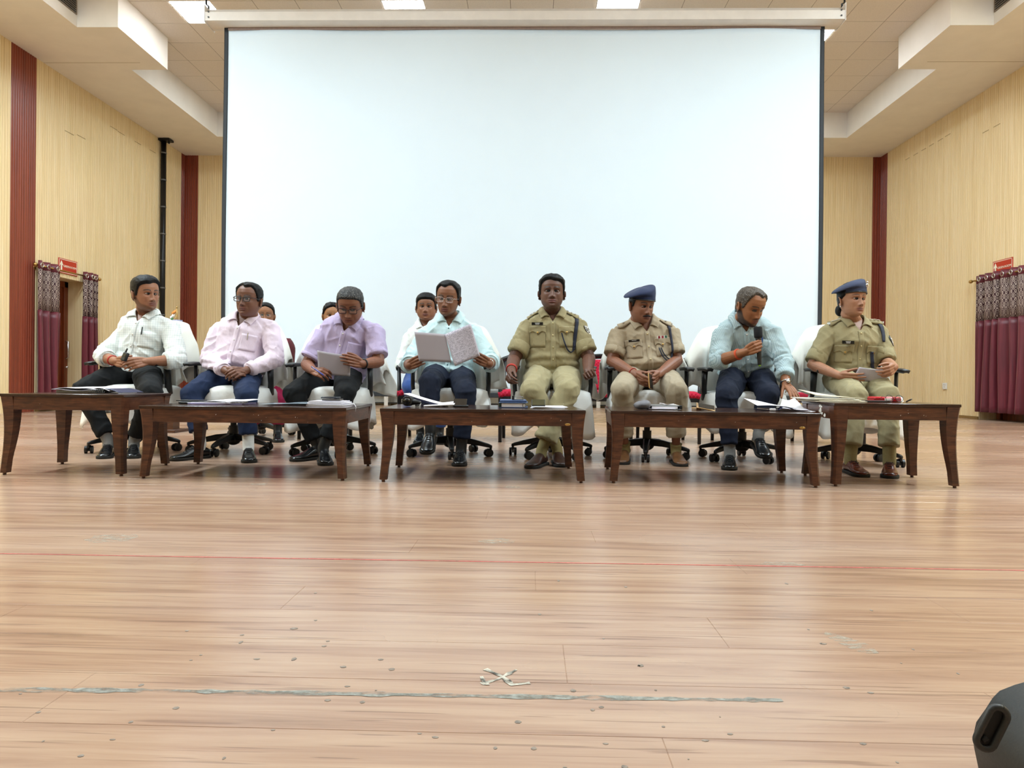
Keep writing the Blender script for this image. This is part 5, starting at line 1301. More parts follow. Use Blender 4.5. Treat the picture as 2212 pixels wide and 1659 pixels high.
def lanyard(q, pts, rads, i=1, name='lanyard', off=.010):
    P_ = [p if isinstance(p, Vector) else q['front'](p[0], p[1], off)[0] for p in pts]; D = []
    for k in range(len(P_)-1):
        for s in range(8): D.append(P_[k].lerp(P_[k+1], s/8))
    D.append(P_[-1]); A = np.array([tuple(p) for p in D])
    for _ in range(12): A[1:-1] = (A[1:-1]*2+A[:-2]+A[2:])/4
    for p in A:
        dd = top_of(q, p)
        if dd is not None and dd < off: p += np.array(q['Fr'])*(off-dd)
    n = len(A); rr = [(rads[0]+(rads[1]-rads[0])*k/(n-1), .0042) for k in range(n)]; m_ = MB(); m_.tube([Vector(p) for p in A], rr, 8, ref=tuple(q['X'])); return m_.build(name, M_NAVYC, q['shirt'], smooth=True)
def wristband(q, i, t, mat, name='wrist_thread', r=.004, n=1):
    for k in range(n):
        c = q['arm'](i, t-k*.03); ax = (q['wr'][i]-q['el'][i]).normalized(); a = ax.orthogonal().normalized(); b = ax.cross(a); R_ = q['arad'](t)+.0015
        m_ = MB(); m_.tube([c+a*(math.cos(w*math.pi/10)*R_)+b*(math.sin(w*math.pi/10)*R_) for w in range(21)], (r, r*.8), 6, cap=False, ref=None); m_.build(name, mat, q['root'], smooth=True)
def pen(q, x, h, col, clip=True):
    a, nn = q['front'](x, h, .012); b, _ = q['front'](x+.004, h+.05, .008); m_ = MB(); m_.tube([a, b], .0042, 8, rnd=True); m_.build('pocket_pen', col, q['shirt'], smooth=True)
# ------------------------------------------------------------------ the people
Z1 = lambda u, Y, z: fl(u, Y, z)
P1M = cloth('white_fine_check_cotton', '#e3e8e5', (190, .25, .45), c2='#b9c4c4', bump=.35); P2M = cloth('pale_pink_cotton', '#e4d4e2', bump=.3); P3M = cloth('lavender_cotton', '#bfb1d4', bump=.35)
P4M = cloth('pale_mint_cotton', '#cbe7ec', bump=.25); P7M = cloth('teal_gingham_cotton', '#b5c8cd', (330, .30, .6), c2='#66848c', bump=.3); P11M = cloth('white_plain_cotton', '#e6ebea', bump=.3)
SOCKW = plain('white_sock_knit', '#dcdcd6', .9); SOCKK = plain('khaki_sock_knit', '#8d8055', .9, bump=.2, scale=90); SOCKG = plain('grey_sock_knit', '#7d7c7a', .9)
A = {}
A[1] = person('man in a white check shirt holding a black radio at the far left', dict(
    neck=(318, 678, 5.2), head=(315, 636, 5.12, 27, 1, -3, 1.07), sh=[(283, 713, 5.2), (368, 708, 5.2)], el=[(221, 770, 5.03), (383, 778, 5.03)], wr=[(250, 781, 4.86), (316, 781, 4.86)],
    hd=[(278, 784, 4.78), (284, 786, 4.77)], pn=[(.45, .85, -.15), (-.35, .9, -.2)], hk=({'curl': (30, 45, 30), 'thumb': (30, 10)}, {'curl': (25, 40, 30), 'thumb': (30, 10)}), hip=[(268, 807, 5.12), (314, 807, 5.12)], knee=[(180, 842, 4.78), (327, 848, 4.66)],
    ank=[Z1(237, 4.80, .10), Z1(290, 4.82, .10)], toe=[Z1(222, 4.56, .02), Z1(286, 4.60, .02)], skin='#9c6c51', seed=3, hair=dict(line=SHORT, t=.022, side=.45, part=1, lump=.45), beard=.55, gaze=(14, 0), shirtm=P1M, slv=(1.45, 1.4), cuff=.05, slvr=.02,
    trm=M_TR_BLACK, shoem=M_LEATHB, sock=SOCKG, sw=.97, shirt0=-.05, waist=.06, tend=(.88, .88)))
A[2] = person('man in a pale pink shirt and glasses with hands folded in his lap', dict(
    neck=(533, 684, 5.15), head=(538, 649, 5.08, -29, -2, 2, 1.04), sh=[(474, 714, 5.15), (584, 710, 5.15)], el=[(450, 778, 5.05), (594, 776, 5.05)], wr=[(488, 801, 4.84), (530, 801, 4.84)],
    hd=[(512, 812, 4.76), (506, 806, 4.75)], pn=[(.3, .9, -.1), (-.2, .9, -.3)], hk=({'curl': (20, 35, 25), 'thumb': (28, 10)}, {'curl': (35, 45, 35), 'thumb': (28, 10)}), hip=[(482, 810, 5.12), (532, 810, 5.12)], knee=[(414, 852, 4.74), (532, 856, 4.66)],
    ank=[Z1(426, 4.66, .10), Z1(536, 4.70, .10)], toe=[Z1(368, 4.50, .02), Z1(539, 4.45, .02)], skin='#734c3a', seed=5, wx=1.03, full=.6, jaw=1.05, hair=dict(line=RECED, t=.016, side=.55, part=-1.5, lump=.35), gaze=(-6, 0), spec='dark', shirtm=P2M, slv=(1.9, 1.9), cuff=.05, slvr=.018,
    trm=M_TR_NAVY, shoem=M_LEATHB, sock=SOCKW, bel=.035, belt=1, ph=.36, shirt0=-.02, waist=.13, tend=(.76, .80), hem=.058, browk=.7))
A[3] = person('man in a lavender shirt reading a sheet of paper, pen in hand', dict(
    neck=(757, 688, 5.06), head=(757, 661, 4.94, -12, 25, 2, 1.08), sh=[(703, 722, 5.06), (808, 716, 5.06)], el=[(662, 788, 4.98), (818, 782, 4.95)], wr=[(678, 802, 4.76), (782, 786, 4.78)],
    hd=[(702, 806, 4.68), (754, 778, 4.68)], pn=[(.1, .8, -.5), (-.1, .95, -.1)], hk=({'curl': (35, 50, 35), 'thumb': (25, 20)}, {'curl': (15, 30, 25), 'thumb': (35, 20), 'spread': .2}), hip=[(700, 812, 5.12), (752, 812, 5.12)], knee=[(634, 852, 4.74), (746, 850, 4.66)],
    ank=[Z1(672, 4.70, .10), Z1(697, 4.60, .11)], toe=[Z1(630, 4.56, .02), Z1(706, 4.37, .02)], skin='#855741', seed=7, wx=1.03, full=.5, jaw=1.06, hair=dict(line=SHORT, t=.012, side=.8, mat=M_HGREY, lump=.3), eye=.0, spec='brown', shirtm=P3M, slv=(.80, .80), cuff=.025, slvr=.028,
    trm=M_TR_BLACK, shoem=M_LEATHB, lace=False, sock=M_BLACK, bel=.025, ph=.40, shirt0=-.06, waist=.08, tend=(.92, .86), sw=1.04))
A[4] = person('man in a pale mint shirt and thin glasses reading an open handwritten folder', dict(
    neck=(974, 684, 5.15), head=(968, 646, 5.06, -14, 8, 5, 1.05), sh=[(921, 722, 5.15), (1020, 717, 5.15)], el=[(884, 786, 5.05), (1060, 784, 5.05)], wr=[(884, 790, 4.80), (1056, 786, 4.80)],
    hd=[(912, 775, 4.70), (1030, 772, 4.70)], pn=[(.25, .95, .1), (-.25, .95, .1)], hk=({'curl': (30, 45, 35), 'thumb': (12, 30), 'spread': .2}, {'curl': (35, 50, 35), 'thumb': (12, 30), 'spread': .2}), hip=[(944, 813, 5.12), (996, 813, 5.12)], knee=[(928, 826, 4.66), (1006, 850, 4.66)],
    ank=[at(930, 934, 4.58), Z1(997, 4.68, .10)], toe=[at(920, 983, 4.40), Z1(991, 4.42, .02)], up=(True, False), skin='#855941', seed=9, hair=dict(line=RECED, t=.017, side=.5, part=1.2, lump=.3), beard=.22, eye=.55, gaze=(0, -14), spec='metal', shirtm=P4M, slv=(1.35, 1.35), cuff=.045, slvr=.02,
    trm=M_TR_DNAVY, shoem=M_LEATHB, sock=M_BLACK, ph=.42, shirt0=-.05, waist=.06, tend=(.62, .84), btn='#3f6d74', sw=.98))
A[5] = person('bareheaded police officer in khaki uniform facing forward, arms on the armrests', dict(
    neck=(1193, 674, 5.16), head=(1192, 634, 5.08, 2, -6, 0, 1.07), sh=[(1146, 706, 5.16), (1243, 704, 5.16)], el=[(1110, 776, 5.06), (1272, 774, 5.06)], wr=[(1104, 802, 4.84), (1270, 802, 4.84)],
    hd=[(1096, 818, 4.74), (1278, 820, 4.74)], pn=[(.85, .1, -.4), (-.5, -.35, .8)], hk=({'curl': (35, 40, 25), 'thumb': (25, 20), 'cl': (.9, 1.1, 1.3, 1.4)}, {'curl': (40, 45, 30), 'thumb': (35, 20)}), hip=[(1166, 814, 5.12), (1222, 814, 5.12)], knee=[(1150, 846, 4.64), (1226, 846, 4.64)],
    ank=[Z1(1203, 4.68, .10), Z1(1170, 4.56, .11)], toe=[Z1(1214, 4.45, .02), Z1(1143, 4.36, .02)], skin='#654436', seed=11, wx=1.04, full=.6, jaw=1.04, hair=dict(line=SHORT, t=.021, side=.5, part=-1, lump=.45), beard=.2, gaze=(0, -4), shirtm=M_KHAKI, slv=(.82, .82), cuff=.075, slvr=.026,
    trm=M_KHAKIT, tw=1.12, shoem=M_LEATHBR, lace=False, sock=SOCKK, sw=1.06, bel=.02, nk=1.04, ph=.42, shirt0=-.02, waist=.10, tend=(.84, .84), hem=.072, arm=1.12, btn='#c7b987'))
A[6] = person('police officer with moustache, navy beret and medal ribbons looking down to one side', dict(
    neck=(1390, 691, 5.10), head=(1386, 661, 5.02, 31, 10, 2, 1.03), sh=[(1341, 722, 5.10), (1443, 718, 5.10)], el=[(1322, 780, 5.02), (1462, 779, 5.02)], wr=[(1372, 808, 4.80), (1424, 808, 4.80)],
    hd=[(1394, 826, 4.72), (1405, 826, 4.72)], pn=[(.9, .35, .0), (-.9, .35, .0)], hk=({'curl': (25, 40, 30), 'thumb': (30, 10)}, {'curl': (25, 40, 30), 'thumb': (30, 10)}), hip=[(1372, 814, 5.12), (1426, 814, 5.12)], knee=[(1344, 844, 4.68), (1462, 844, 4.68)],
    ank=[Z1(1351, 4.90, .10), Z1(1457, 4.84, .10)], toe=[Z1(1343, 4.64, .02), Z1(1474, 4.58, .02)], skin='#875a44', seed=13, full=.4, jaw=1.05, hair=dict(line=FEM if False else [(0, .2), (60, .2), (64, .03), (74, -.005), (84, -.015), (90, .012), (100, .018), (112, -.01), (130, -.045), (180, -.058)], t=.008, side=.9), beret=True, moust=True, eye=.45, gaze=(10, -12), shirtm=M_KHAKI2, slv=(.78, .78), cuff=.06, slvr=.028,
    trm=M_KHAKI2T, tw=1.08, shoem=M_LEATHT, lace=False, sock=SOCKK, sockt=.93, bel=.07, belt=1, ph=.38, shirt0=-.0, waist=.11, tend=(.78, .78), hem=.062, btn='#c7b987', arm=1.04))
A[7] = person('bearded man in a teal check shirt speaking into a black microphone', dict(
    neck=(1607, 684, 5.0), head=(1620, 663, 4.89, 44, 24, 0, 1.08), sh=[(1562, 722, 5.0), (1664, 720, 4.95)], el=[(1552, 780, 4.88), (1692, 778, 4.84)], wr=[(1611, 760, 4.69), (1698, 830, 4.68)],
    hd=[(1640, 746, 4.60), (1716, 852, 4.60)], pn=[(.35, .93, .0), (-.1, .1, -1)], hk=({'curl': (62, 75, 45), 'thumb': (18, 40), 'spread': .1}, {'curl': (12, 18, 12), 'thumb': (40, 5), 'spread': 1.5}), hip=[(1586, 813, 5.12), (1640, 813, 5.12)], knee=[(1569, 856, 4.66), (1661, 852, 4.66)],
    ank=[Z1(1577, 4.70, .10), at(1637, 944, 4.64)], toe=[Z1(1575, 4.42, .02), at(1655, 992, 4.44)], up=(False, True), skin='#96623f', seed=15, hair=dict(line=RECED, t=.014, side=.5, mat=M_HBRN, lump=.5, part=-1), beard=.92, beardc='#1c1411', eye=.0, shirtm=P7M, slv=(1.22, 1.72), cuff=.05, slvr=.022,
    trm=M_TR_DNAVY, shoem=M_LEATHB, sock=(SOCKG, SOCKG), sw=1.02, ph=.42, bel=.02, shirt0=-.05, waist=.07, tend=(.88, .78), btn='#dfe4e4'))
A[8] = person('woman police officer in beret and khaki uniform holding white papers, far right', dict(
    neck=(1842, 692, 4.92), head=(1841, 649, 4.85, 36, -2, 2, 1.0), sh=[(1793, 719, 4.92), (1892, 717, 4.92)], el=[(1755, 788, 4.86), (1916, 784, 4.80)], wr=[(1814, 812, 4.66), (1932, 793, 4.52)],
    hd=[(1845, 818, 4.58), (1914, 806, 4.45)], pn=[(-.1, .9, .3), (-.2, .9, .1)], hk=({'curl': (12, 20, 12), 'thumb': (30, 5)}, {'curl': (35, 50, 35), 'thumb': (35, 20)}), hip=[(1814, 818, 4.90), (1866, 818, 4.90)], knee=[(1848, 856, 4.47), (1918, 854, 4.44)],
    ank=[Z1(1834, 4.40, .10), Z1(1921, 4.38, .10)], toe=[Z1(1868, 4.18, .02), Z1(1922, 4.14, .02)], skin='#a5765a', seed=17, fem=True, lipc='#7d4640', hair=dict(line=[(0, .2), (55, .2), (62, .05), (72, .02), (84, .012), (95, .0), (110, -.03), (130, -.055), (180, -.07)], t=.014, side=.9, bun=(-.03, .092, -.06)), beret=True, badge=True, bermat=plain('slate_blue_felt', '#333a52', .95, bump=.15, scale=200), gaze=(8, 0), shirtm=M_KHAKI, slv=(.92, .92), cuff=.075, slvr=.022,
    trm=M_KHAKIT, shoem=M_LEATHC, sock=SOCKK, sw=.93, bust=.022, belt=1, ph=.40, shirt0=-.0, waist=.12, tend=(.82, .82), hem=.06, arm=.9, hsz=.92, foot=.26, btn='#c7b987'))
BK = dict(lo=1.7)
A[9] = person('woman with glasses and black hair half hidden behind the man in the pink shirt', dict(BK,
    neck=(574, 715, 6.5), head=(573, 682, 6.45, -2, 0, 0, 1.0), sh=[(540, 738, 6.5), (606, 738, 6.5)], el=[(530, 790, 6.45), (620, 788, 6.45)], wr=[(552, 800, 6.2), (596, 800, 6.2)], hd=[(566, 806, 6.15), (584, 806, 6.15)], pn=[(0, .6, -.8), (0, .6, -.8)],
    hip=[(552, 812, 6.5), (594, 812, 6.5)], knee=[(545, 836, 6.1), (600, 836, 6.1)], ank=[Z1(548, 6.1, .10), Z1(600, 6.1, .10)], toe=[Z1(546, 5.9, .02), Z1(602, 5.9, .02)], skin='#98694b', seed=19, fem=True, hair=dict(line=FEM, t=.012, side=.9, lump=.1), spec='thin', shirtm=cloth('magenta_silk', '#a3184c', bump=.3), slv=(1.1, 1.1),
    trm=cloth('magenta_cotton', '#8f1742'), shoem=M_LEATHB, v=.04, placket=False, sw=.9, arm=.9))
A[10] = person('woman with loose black hair half hidden behind the man in the lavender shirt', dict(BK,
    neck=(716, 716, 6.5), head=(717, 683, 6.45, 5, 0, 3, 1.0), sh=[(684, 738, 6.5), (750, 738, 6.5)], el=[(674, 790, 6.45), (762, 788, 6.45)], wr=[(696, 800, 6.2), (740, 800, 6.2)], hd=[(710, 806, 6.15), (726, 806, 6.15)], pn=[(0, .6, -.8), (0, .6, -.8)],
    hip=[(696, 812, 6.5), (738, 812, 6.5)], knee=[(690, 836, 6.1), (744, 836, 6.1)], ank=[Z1(692, 6.1, .10), Z1(744, 6.1, .10)], toe=[Z1(690, 5.9, .02), Z1(746, 5.9, .02)], skin='#a3744f', seed=21, fem=True, hair=dict(line=FEM, t=.018, side=.8, lump=.8), shirtm=cloth('pale_green_cotton', '#b9cda6', bump=.3), slv=(1.1, 1.1),
    trm=cloth('green_cotton', '#7fa382'), shoem=M_LEATHB, v=.04, placket=False, sw=.9, arm=.9))
A[11] = person('man in white shirt and jeans in the back row behind the mint shirt man', dict(BK,
    neck=(922, 697, 6.45), head=(921, 665, 6.4, -5, -2, 0, 1.06), sh=[(886, 731, 6.45), (960, 729, 6.45)], el=[(868, 792, 6.38), (976, 790, 6.38)], wr=[(902, 796, 6.15), (945, 800, 6.15)], hd=[(914, 798, 6.1), (932, 804, 6.1)], pn=[(.2, .6, -.7), (-.2, .6, -.7)],
    hip=[(900, 812, 6.45), (942, 812, 6.45)], knee=[(886, 838, 6.05), (958, 838, 6.05)], ank=[Z1(908, 6.15, .10), Z1(950, 6.1, .10)], toe=[Z1(904, 5.95, .02), Z1(954, 5.9, .02)], skin='#875a42', seed=23, wx=1.06, full=.9, jaw=1.1, hair=dict(line=LOWH, t=.02, side=.5, lump=.3), shirtm=P11M, slv=(1.15, 1.15), cuff=.05,
    trm=M_JEANS, shoem=M_LEATHB, eye=.7))
# ------------------------------------------------------------------ uniform and shirt details
q = A[1]; pocket(q, .045, .145, .15, .27, P1M); pen(q, .06, .125, M_BLACK); wristband(q, 0, 1.8, M_GOLD, r=.0045, n=2)
q = A[2]; pocket(q, .045, .15, .13, .25, P2M); pen(q, .085, .12, M_CHROME)
q = A[3]; pocket(q, .05, .15, .145, .26, P3M); wristband(q, 1, 1.9, M_BLACK, 'watch_strap', .008)
q = A[4]; wristband(q, 1, 1.92, M_CHROME, 'watch_strap', .006)
q = A[5]
for x0, x1 in ((-.165, -.055), (.045, .155)): pocket(q, x0, x1, .125, .27, M_KHAKI, True)
plate(q, -.112, .102, .082, .021, 2); sleeve_badge(q, 1, .30); wristband(q, 0, 1.86, M_GOLD, r=.006, n=3)
for i in (0, 1): epaulette(q, i, M_KHAKI, 3)
lanyard(q, [q['sh'][1]+q['U']*.066+q['Fr']*.03, (.178, .08), (.165, .15), (.155, .24), (.150, .29)], (.015, .010)); lanyard(q, [(.15, .29), (.13, .315), (.10, .29), (.075, .22), (.062, .17)], (.005, .005), name='whistle_cord')
q = A[6]
for x0, x1 in ((-.155, -.05), (.05, .155)): pocket(q, x0, x1, .14, .26, M_KHAKI2, True)
c_, d_, n_, u_ = plate(q, -.10, .138, .078, .016, 1)
c_, d_, n_, u_ = plate(q, .10, .128, .072, .020, 0, M_WHITE)
rot = Matrix((d_, -n_, u_)).transposed()
for k, cc in enumerate(('#8e2a35', '#9a2f3c', '#2f6b53')):
    m_ = MB(); m_.box(c_+n_*.0055+d_*(-.022+.024*k), (.014, .002, .018), rot); m_.build('medal_ribbon', plain('ribbon_'+'abc'[k], cc, .7), q['shirt'])
for i in (0, 1): epaulette(q, i, M_KHAKI2, 1)
lanyard(q, [q['sh'][1]+q['U']*.06+q['Fr']*.03, (.165, .08), (.168, .16), (.165, .25), (.15, .30)], (.011, .006)); lanyard(q, [(.15, .30), (.12, .30), (.085, .26), (.07, .20)], (.004, .004), name='whistle_cord'); lanyard(q, [(.155, .29), (.13, .285), (.10, .25), (.085, .20)], (.004, .004), name='whistle_cord')
wristband(q, 0, 1.9, M_GOLD, r=.004)
q = A[7]; pocket(q, .05, .15, .14, .27, P7M); pen(q, .10, .125, plain('blue_pen', '#1c4aa0', .3)); wristband(q, 0, 1.75, plain('orange_thread', '#c9502a', .8), r=.005, n=2)
wristband(q, 1, 1.95, M_CHROME, 'watch_strap', .007); p = q['arm'](1, 1.95)+Vector((.005, -.032, .012)); m_ = MB(); m_.tube([p, p+Vector((.001, -.006, .003))], .017, 14); m_.build('watch_face', M_CHROME, q['root'], smooth=True)
q = A[8]
for x0, x1 in ((-.15, -.05), (.045, .145)): pocket(q, x0, x1, .19, .30, M_KHAKI, True)
plate(q, -.094, .165, .08, .022, 2); sleeve_badge(q, 1, .42)
for i in (0, 1): epaulette(q, i, M_KHAKI, 3)
lanyard(q, [q['sh'][1]+q['U']*.064+q['Fr']*.03, (.165, .09), (.158, .15)], (.016, .010)); lanyard(q, [(.075, .225), (.08, .28), (.09, .33), (.105, .37)], (.011, .011)); lanyard(q, [(.16, .29), (.15, .33), (.135, .37)], (.009, .009))
ep = q['HX']((-.079, .012, -.046)); m_ = MB(); m_.ell(ep, (.0065, .0065, .0065), None, 10, 8); m_.build('earring', M_CHROME, q['root'], smooth=True)
# ------------------------------------------------------------------ things held in hands
def sheet(corners, nx=14, ny=10, bend=0., axis=None, th=.0016, bfun=None):
    """corners: TL, TR, BR, BL world points"""
    a, b, c, d = [Vector(p) for p in corners]; n = (b-a).cross(d-a).normalized(); rows = []
    for j in range(ny+1):
        t = j/ny; rows.append([a.lerp(b, i/nx).lerp(d.lerp(c, i/nx), t)+n*(bend*math.sin(math.pi*i/nx)+(bfun(i/nx, t) if bfun else 0)) for i in range(nx+1)])
    m_ = MB(); m_.slab(rows, th); m_.nx, m_.ny = nx, ny; return m_
def build_uv(m_, name, mat, parent):
    o = m_.build(name, mat, parent, smooth=True); me = o.data; uv = me.uv_layers.new(name='UVMap'); L = np.empty(len(me.loops), np.int32); me.loops.foreach_get('vertex_index', L)
    k = L % ((m_.nx+1)*(m_.ny+1)); uv.data.foreach_set('uv', np.stack([(k % (m_.nx+1))/m_.nx, 1-(k//(m_.nx+1))/m_.ny], 1).ravel()); return o
def written_page():
    t = NT('handwritten_page'); co = t.coord('UV', (1, 1, 1)); sp = t.n('ShaderNodeSeparateXYZ'); t.l(co, sp.inputs[0]); u, v, _ = sp.outputs
    row = t.val('MULTIPLY', v, 27); fr = t.val('FRACT', row); rid = t.val('FLOOR', row)
    cb = t.n('ShaderNodeCombineXYZ'); t.l(t.val('MULTIPLY', u, 46), cb.inputs[0]); t.l(t.val('MULTIPLY', row, 3.2), cb.inputs[1]); t.l(t.val('MULTIPLY', rid, 7.7), cb.inputs[2])
    n1 = t.noise(cb.outputs[0], 1.0, 3, .7); cb2 = t.n('ShaderNodeCombineXYZ'); t.l(t.val('MULTIPLY', u, 9), cb2.inputs[0]); t.l(t.val('MULTIPLY', rid, 3.3), cb2.inputs[1]); n2 = t.noise(cb2.outputs[0], 1.0, 1)
    ink = t.val('MULTIPLY', t.val('GREATER_THAN', n1, .53), t.val('MULTIPLY', t.val('GREATER_THAN', fr, .25), t.val('LESS_THAN', fr, .85)))
    ink = t.val('MULTIPLY', ink, t.val('GREATER_THAN', n2, .43)); ink = t.val('MULTIPLY', ink, t.val('MULTIPLY', t.val('GREATER_THAN', u, .05), t.val('LESS_THAN', u, .95)))
    gap = t.val('GREATER_THAN', t.noise((lambda c: (t.l(t.val('MULTIPLY', rid, 1.7), c.inputs[0]), c.outputs[0])[1])(t.n('ShaderNodeCombineXYZ')), 1.0, 0), .38); ink = t.val('MULTIPLY', ink, gap)
    t.col(t.mix(t.val('MULTIPLY', ink, .85), lin('#d3cfdd'), lin('#30304a'))).set(.8, 0, .2); return t.m
M_WRIT = written_page(); M_GREYP = plain('shade_grey_paper', '#b5b0b9', .8, var=.02, scale=4)  # grey of paper seen from its shaded side, put into the colour
M_PHONE = plain('black_phone_glass', '#0d0e10', .08, var=.02); M_GOLDM = plain('gold_metal', '#c9a577', .3, .9, var=.04); M_NAVYB = plain('navy_book_cover', '#23264a', .4, var=.06); M_STEEL = plain('silver_grey_binder', '#8f9192', .35, .5, var=.08)
def slabbox(c, sx_, sy, sz_, rot, mat, name, parent, bevel=.003): return MB().box(c, (sx_, sy, sz_), rot).build(name, mat, parent, bevel=bevel, seg=3)
# P1 radio
c = at(270, 771, 4.735); r_ = root('handheld_radio', c, 'small black handheld radio with stub antenna in the hands of the man at the left', 'radio')
rot = Euler((R(-20), R(8), R(-20))).to_matrix(); slabbox(c, .042, .024, .062, rot, M_BLACK, 'body', r_, .006)
MB().tube([c+rot @ Vector((-.012, 0, .03)), c+rot @ Vector((-.012, .0, .058))], [.0065, .0055], 10, rnd=True).build('antenna', M_BLACK, r_, smooth=True)
MB().box(c+rot @ Vector((.004, -.0125, .008)), (.024, .002, .02), rot).build('display', M_PHONE, r_)
# P3 sheet and pen
r_ = root('paper_sheet', at(720, 785, 4.735), 'grey looking paper sheet held by the man in the lavender shirt', 'paper')
build_uv(sheet([at(685, 757, 4.70), at(757, 768, 4.70), at(755, 813, 4.74), at(688, 806, 4.745)], bend=-.012), 'sheet', M_GREYP, r_)
build_uv(sheet([at(686.5, 757.5, 4.708), at(758, 769, 4.708), at(756, 812, 4.748), at(690, 806, 4.753)], bend=-.010), 'sheet', M_PAPER, r_)
p0, p1 = at(673, 792, 4.66), at(701, 812, 4.62); r_ = root('ballpoint_pen', p0, 'blue ballpoint pen in the right hand of the lavender shirt man', 'pen')
MB().tube([p0, p0.lerp(p1, .85), p1], [.0052, .0052, .0015], 10).build('barrel', plain('blue_pen_plastic', '#23358f', .3), r_, smooth=True); MB().tube([p0+Vector((0, -.006, .003)), p0.lerp(p1, .3)+Vector((0, -.0065, .001))], .002, 6).build('clip', M_CHROME, r_, smooth=True)
# P4 folder
r_ = root('document_folder', at(965, 755, 4.69), 'open folder of handwritten pages held up by the man in mint', 'folder')
build_uv(sheet([at(895, 717, 4.68), at(962, 722, 4.645), at(975, 783, 4.67), at(905, 780, 4.715)], bend=.004), 'cover', M_GREYP, r_)
build_uv(sheet([at(961, 722, 4.643), at(1017, 699, 4.66), at(1037, 768, 4.70), at(983, 791, 4.665)], bend=.006), 'written_page', M_WRIT, r_)
build_uv(sheet([at(963, 723, 4.655), at(1016, 700, 4.672), at(1035, 767, 4.712), at(981, 788, 4.677)], bend=.006), 'page', M_PAPER, r_)
# P6 phone
c = at(1405, 824, 4.68); r_ = root('mobile_phone', c, 'phone with gold edge upright between the hands of the officer with ribbons', 'phone')
rot = Euler((R(-8), R(9), R(62))).to_matrix(); slabbox(c, .070, .008, .105, rot, M_GOLDM, 'case', r_, .003); slabbox(c+rot @ Vector((0, -.0048, 0)), .064, .0016, .098, rot, M_PHONE, 'screen', r_, .0005)
# P7 microphone
m0, m1 = at(1641, 788, 4.65), at(1637, 706, 4.655); d = (m1-m0); r_ = root('microphone', m0, 'black wireless microphone held to the mouth of the bearded man', 'microphone')
L = lambda t: m0+d*t
MB().tube([L(.02), L(.08), L(.62), L(.70)], [.0125, .0135, .0185, .020], 18, rnd=True).build('handle', M_BLACK, r_, smooth=True)
MB().tube([L(.70), L(.73), L(.77), L(.97), L(1.0)], [.020, .0265, .0275, .0275, .022], 20).build('foam_head', plain('black_mic_foam', '#0e0f14', .95, bump=.5, scale=500), r_, auto=50)
MB().tube([L(-.01), L(.03)], [.010, .0115], 14, rnd=True).build('green_base_ring', plain('lime_plastic', '#7fae2e', .4), r_, smooth=True)
MB().box(L(.52)+Vector((.004, -.0185, 0)), (.008, .003, .016)).build('switch', M_CHROME, r_, bevel=.001)
# P8 papers
r_ = root('paper_bundle', at(1885, 805, 4.50), 'bundle of white papers held by the woman officer', 'paper')
for k in range(3):
    o_ = Vector((.002*k, .006*k, -.001*k)); build_uv(sheet([at(1856, 793, 4.565)+o_, at(1922, 799, 4.50)+o_, at(1914, 824, 4.555)+o_, at(1840, 821, 4.63)+o_], bend=-.010+.001*k), 'sheet', M_PAPERL if k == 0 else M_PAPER, r_)
# ------------------------------------------------------------------ things on the tables
def tp(u, Y, z): return fl(u, Y, z)
def flat(name, u0, u1, Y0, Y1, z0, h, mat, parent, rz=0, bevel=.002, skew=0):
    a, b = tp(u0, Y0, z0), tp(u1, Y0, z0); c = Vector(((a.x+b.x)/2+skew, (Y0+Y1)/2, z0+h/2)); rot = Euler((0, 0, R(rz))).to_matrix()
    return MB().box(c, (b.x-a.x, Y1-Y0, h), rot).build(name, mat, parent, bevel=min(bevel, h*.4), seg=2)
def rootat(name, u, Y, z, label, cat, group=None): return root(name, tp(u, Y, z), label, cat, group)
def curl(u0, u1, Y0, Y1, z0, zf, nx=18, ny=6, th=.002):
    a, b = tp(u0, Y0, z0).x, tp(u1, Y0, z0).x
    m_ = MB(); m_.slab([[Vector((a+(b-a)*i/nx, Y0+(Y1-Y0)*j/ny, z0+zf(i/nx, j/ny))) for i in range(nx+1)] for j in range(ny+1)], th); return m_
z = ZS+.001
r_ = rootat('spiral_notebook', 175, 4.12, z, 'open spiral notebook with curled pages on the left side table', 'notebook')
flat('page_block', 121, 205, 4.10, 4.34, z, .014, plain('grey_page_edges', '#b8b8b0', .8, var=.1, scale=200), r_)
curl(111, 208, 4.09, 4.34, z+.018, lambda s, t: .012*math.sin(s*math.pi)+.012*t*s+.003*math.sin(s*9)).build('page', M_PAPER, r_, smooth=True)
curl(116, 206, 4.085, 4.33, z+.015, lambda s, t: .004*math.sin(s*7+1)).build('page', M_PAPERL, r_, smooth=True)
curl(196, 258, 4.10, 4.36, z+.002, lambda s, t: .024*math.sin((s*.86+.14)*math.pi)).build('cover', M_NAVYB, r_, smooth=True)
curl(194, 236, 4.095, 4.35, z+.012, lambda s, t: .018*math.sin(s*math.pi*.9+.3)).build('page', M_PAPER, r_, smooth=True)
m_ = MB()
for k in range(9):
    c = tp(192+k*4, 4.092, z+.012); m_.tube([c+Vector((0, .010*math.cos(w*math.pi/6), .010*math.sin(w*math.pi/6))) for w in range(13)], .0012, 5, cap=False)
m_.build('spiral_wire', M_STEEL, r_, smooth=True)
z = ZT+.001
r_ = rootat('black_pouch', 405, 4.0, z, 'flat black pouch at the left end of the second table', 'pouch'); flat('lower_flap', 384, 426, 4.0, 4.12, z, .012, M_BLACK, r_, 3, .004); flat('upper_flap', 380, 431, 4.05, 4.15, z+.014, .006, M_BLACK, r_, -4, .002)
r_ = rootat('paper_file', 465, 4.0, z, 'file of white papers in a lavender cover on the second table', 'file')
